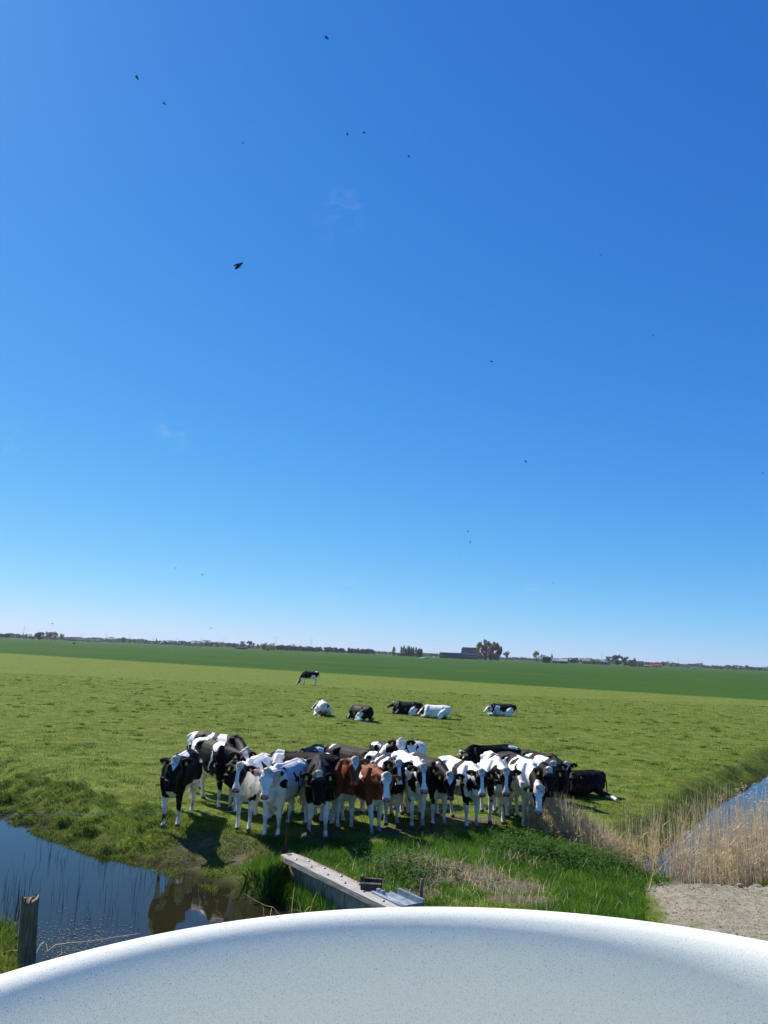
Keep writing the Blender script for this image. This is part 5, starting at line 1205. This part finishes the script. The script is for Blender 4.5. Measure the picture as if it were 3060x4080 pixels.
house(2374, 106, 19, 980, B_grey, B_grey, 'long grey barn behind the yellow green willows on the right', .4, .25, wins=4)
house(2522, 24, 24, 860, B_brick, B_orange, 'farmhouse with a steep orange tiled roof on the right', .75, .8, rot=.3)
house(2549, 28, 21, 870, B_beige, B_slate, 'beige fronted farmhouse part right of the orange roof', .25, .5, wins=4)
house(2573, 9, 8, 850, B_orange, B_orange, 'small orange hut right of the beige farmhouse, left one', .4, .8, wins=0); house(2585, 10, 8, 850, B_orange, B_orange, 'small orange hut right of the beige farmhouse, right one', .4, .8, wins=0)
house(2615, 42, 12, 900, B_white, B_red, 'long white shed with a red roof on the right', .5, .3, wins=4)
house(2718, 14, 8, 1200, B_white, B_slate, 'small white house right of the right mast', .5, .6, wins=1, name='village_house', cat='house'); house(2738, 18, 9, 1200, B_beige, B_slate, 'low beige house left of the white shed', .5, .6, wins=1, name='village_house', cat='house')
house(2769, 34, 6, 1000, B_white, B_grey, 'low white shed below two trees on the right', .3, .3)
house(2080, 20, 9, 1500, B_grey, B_slate, 'grey roofed distant house between the bare grey tree and brown topped tree', .5, .6, wins=1, name='village_house', cat='house'); house(2056, 12, 10, 1500, B_white, B_slate, 'small pale distant house right of the bare grey tree', .5, .6, wins=1, name='village_house', cat='house')
M_turb = flat('turbine_paint', (0.42, 0.45, 0.5), .5)
def turbine(x, hpx, bl, a0, D, lab):
    s = D / FPX; p = AT(x, D); o = empty('wind_turbine', p, math.atan2(p.y, p.x) - math.pi / 2); tag(o, lab, 'wind turbine', 'wind turbines on the horizon')
    H_ = hpx * s; mb = MB(); mb.tube([(0, 0, -1), (0, 0, H_ * .5), (0, 0, H_)], [s * .95, s * .75, s * .5], 10); mb.build('tower', M_turb, o, True)
    mb = MB(); mb.tube([(0, -s * 1.4, H_), (0, -s * 1.0, H_), (0, s * 1.8, H_), (0, s * 2.0, H_)], [s * .4, s * .75, s * .75, s * .5], 8); mb.build('nacelle', M_turb, o, True)
    for k in range(3):
        a = R(a0 + 120 * k); L = bl * s; mb = MB(); dr = Vector((math.sin(a), 0, math.cos(a))); c = Vector((0, -s * 1.3, H_))
        mb.tube([c, c + dr * L * .18, c + dr * L * .6, c + dr * L], [s * .4, s * .62, s * .42, s * .16], 8, .5); mb.build('blade', M_turb, o, True)
for x, h_, bl, a0, lab in ((92, 36, 13, 5, 'leftmost wind turbine, left of the broad green tree'), (327, 22, 9, 62, 'wind turbine with Y shaped rotor above the long low farm building'), (421, 26, 11, 2, 'wind turbine right of the long low farm building'), (516, 24, 11, -28, 'wind turbine above the green tree left of the church spire'),
                            (610, 24, 11, 60, 'wind turbine with Y shaped rotor just left of the church spire'), (704, 24, 12, 0, 'wind turbine behind the village houses, its blade pointing straight up'), (799, 28, 13, 8, 'wind turbine left of the broad reddish trees'), (891, 30, 9, 55, 'wind turbine left of the dark dense trees'),
                            (1098, 46, 21, -8, 'tall wind turbine above the yellow green willows'), (1238, 44, 20, 55, 'tall wind turbine with Y shaped rotor above the windbreak')):
    turbine(x, h_, bl, a0, 2600, lab)
def mast(x, hpx, D, lab, nm='radio_mast'):
    s = D / FPX; p = AT(x, D); o = empty(nm, p); tag(o, lab, 'mast')
    mb = MB(); mb.tube([(0, 0, -1), (0, 0, hpx * s * .6), (0, 0, hpx * s)], [s * .7, s * .55, s * .4], 8); mb.build('pole', M_turb, o)
    mb = MB(); mb.tube([(0, 0, hpx * s * .9), (0, 0, hpx * s * .98)], [s * .9, s * .9], 8); mb.build('antenna', B_grey, o)
mast(366, 22, 2000, 'short mast between two wind turbines at the left'); mast(2399, 44, 1500, 'thin mast above the long grey barn'); mast(2703, 36, 1500, 'thin mast above the round brown tree on the right')
def spire(x, hpx, wpx, D, lab):
    s = D / FPX; p = AT(x, D); o = empty('church_tower', p, .5); tag(o, lab, 'church tower'); w_ = wpx * s / 2; h_ = hpx * s
    mb = MB(); mb.box(-w_, w_, -w_, w_, -1, h_ * .5); mb.build('tower', B_brick, o)
    mb = MB(); e = w_ * 1.1; mb.add([(-e, -e, h_ * .5 + .05), (e, -e, h_ * .5 + .05), (e, e, h_ * .5 + .05), (-e, e, h_ * .5 + .05), (0, 0, h_)], [(0, 3, 2, 1), (0, 1, 4), (1, 2, 4), (2, 3, 4), (3, 0, 4)]); mb.build('spire', B_slate, o)
spire(622, 25, 5, 1500, 'church tower with pointed spire in the far village on the left'); spire(2199, 34, 6, 1500, 'church tower with pointed spire behind the dark box barn')
# low objects in the meadow
def heap(x, y, wpx, hpx, ma, lab, nm, cat):
    p = G(x, y); s = p.y / FPX; me = bpy.data.meshes.new(nm); bm = bmesh.new(); bmesh.ops.create_icosphere(bm, subdivisions=3, radius=1)
    for v in bm.verts: 
        k_ = .75 + .5 * vnoise(np.array([v.co * 2 + Vector((x, y, 0))]), 3)[0]; v.co = Vector((v.co.x * wpx * s / 2 * k_, v.co.y * wpx * s / 3 * k_, max(v.co.z, -.1) * hpx * s * k_))
    bm.to_mesh(me); bm.free(); me.materials.append(ma); o = link(bpy.data.objects.new(nm, me)); o.location = p; tag(o, lab, cat)
M_sandheap = noisy('sand_heap', (0.38, 0.34, 0.26), (0.5, 0.45, 0.36), 1, .95, .3, 'Position')
heap(1690, 2624, 34, 5, M_sandheap, 'pale sand heap in the meadow left of the long low barn', 'sand_heap', 'heap')
heap(1729, 2619, 12, 3, M_sandheap, 'small pale sand heap beside the long low barn', 'sand_heap', 'heap')
heap(1492, 2606, 22, 2.5, M_sandheap, 'flat sandy heap at the right end of the windbreak', 'sand_heap', 'heap')
def crate(x, y, wpx, hpx, ma, lab):
    p = G(x, y); s = p.y / FPX; o = empty('water_trough', p, .3); tag(o, lab, 'trough'); w_, h_ = wpx * s, hpx * s
    mb = MB(); mb.box(-w_ / 2, w_ / 2, -w_ / 4, w_ / 4, 0, h_ * .7); mb.build('tank', ma, o, bevel=.05)
    mb = MB(); mb.box(-w_ / 2 - .1, w_ / 2 + .1, -w_ / 4 - .1, w_ / 4 + .1, h_ * .702, h_); mb.build('rim', ma, o)
crate(295, 2566, 8, 5, B_dark, 'dark trough standing in the green meadow at the left'); crate(357, 2561, 9, 4, B_white, 'white trough in the green meadow at the left')

# ------------------------------------------------------------------ haze over the far fields
m = bpy.data.materials.new('haze_air'); m.use_nodes = True; n = m.node_tree.nodes; n.clear()
pv_ = n.new('ShaderNodeVolumePrincipled'); pv_.inputs['Color'].default_value = (0.80, 0.88, 1, 1); pv_.inputs['Density'].default_value = HAZE if 'HAZE' in globals() else 0.00008; pv_.inputs['Anisotropy'].default_value = .1
ou = n.new('ShaderNodeOutputMaterial'); m.node_tree.links.new(pv_.outputs[0], ou.inputs['Volume'])
mb = MB(); mb.box(-7600, 7600, -600, 7600, -2.2, 75); ho = mb.build('haze', m); tag(ho, kind='stuff'); ho.display_type = 'WIRE'
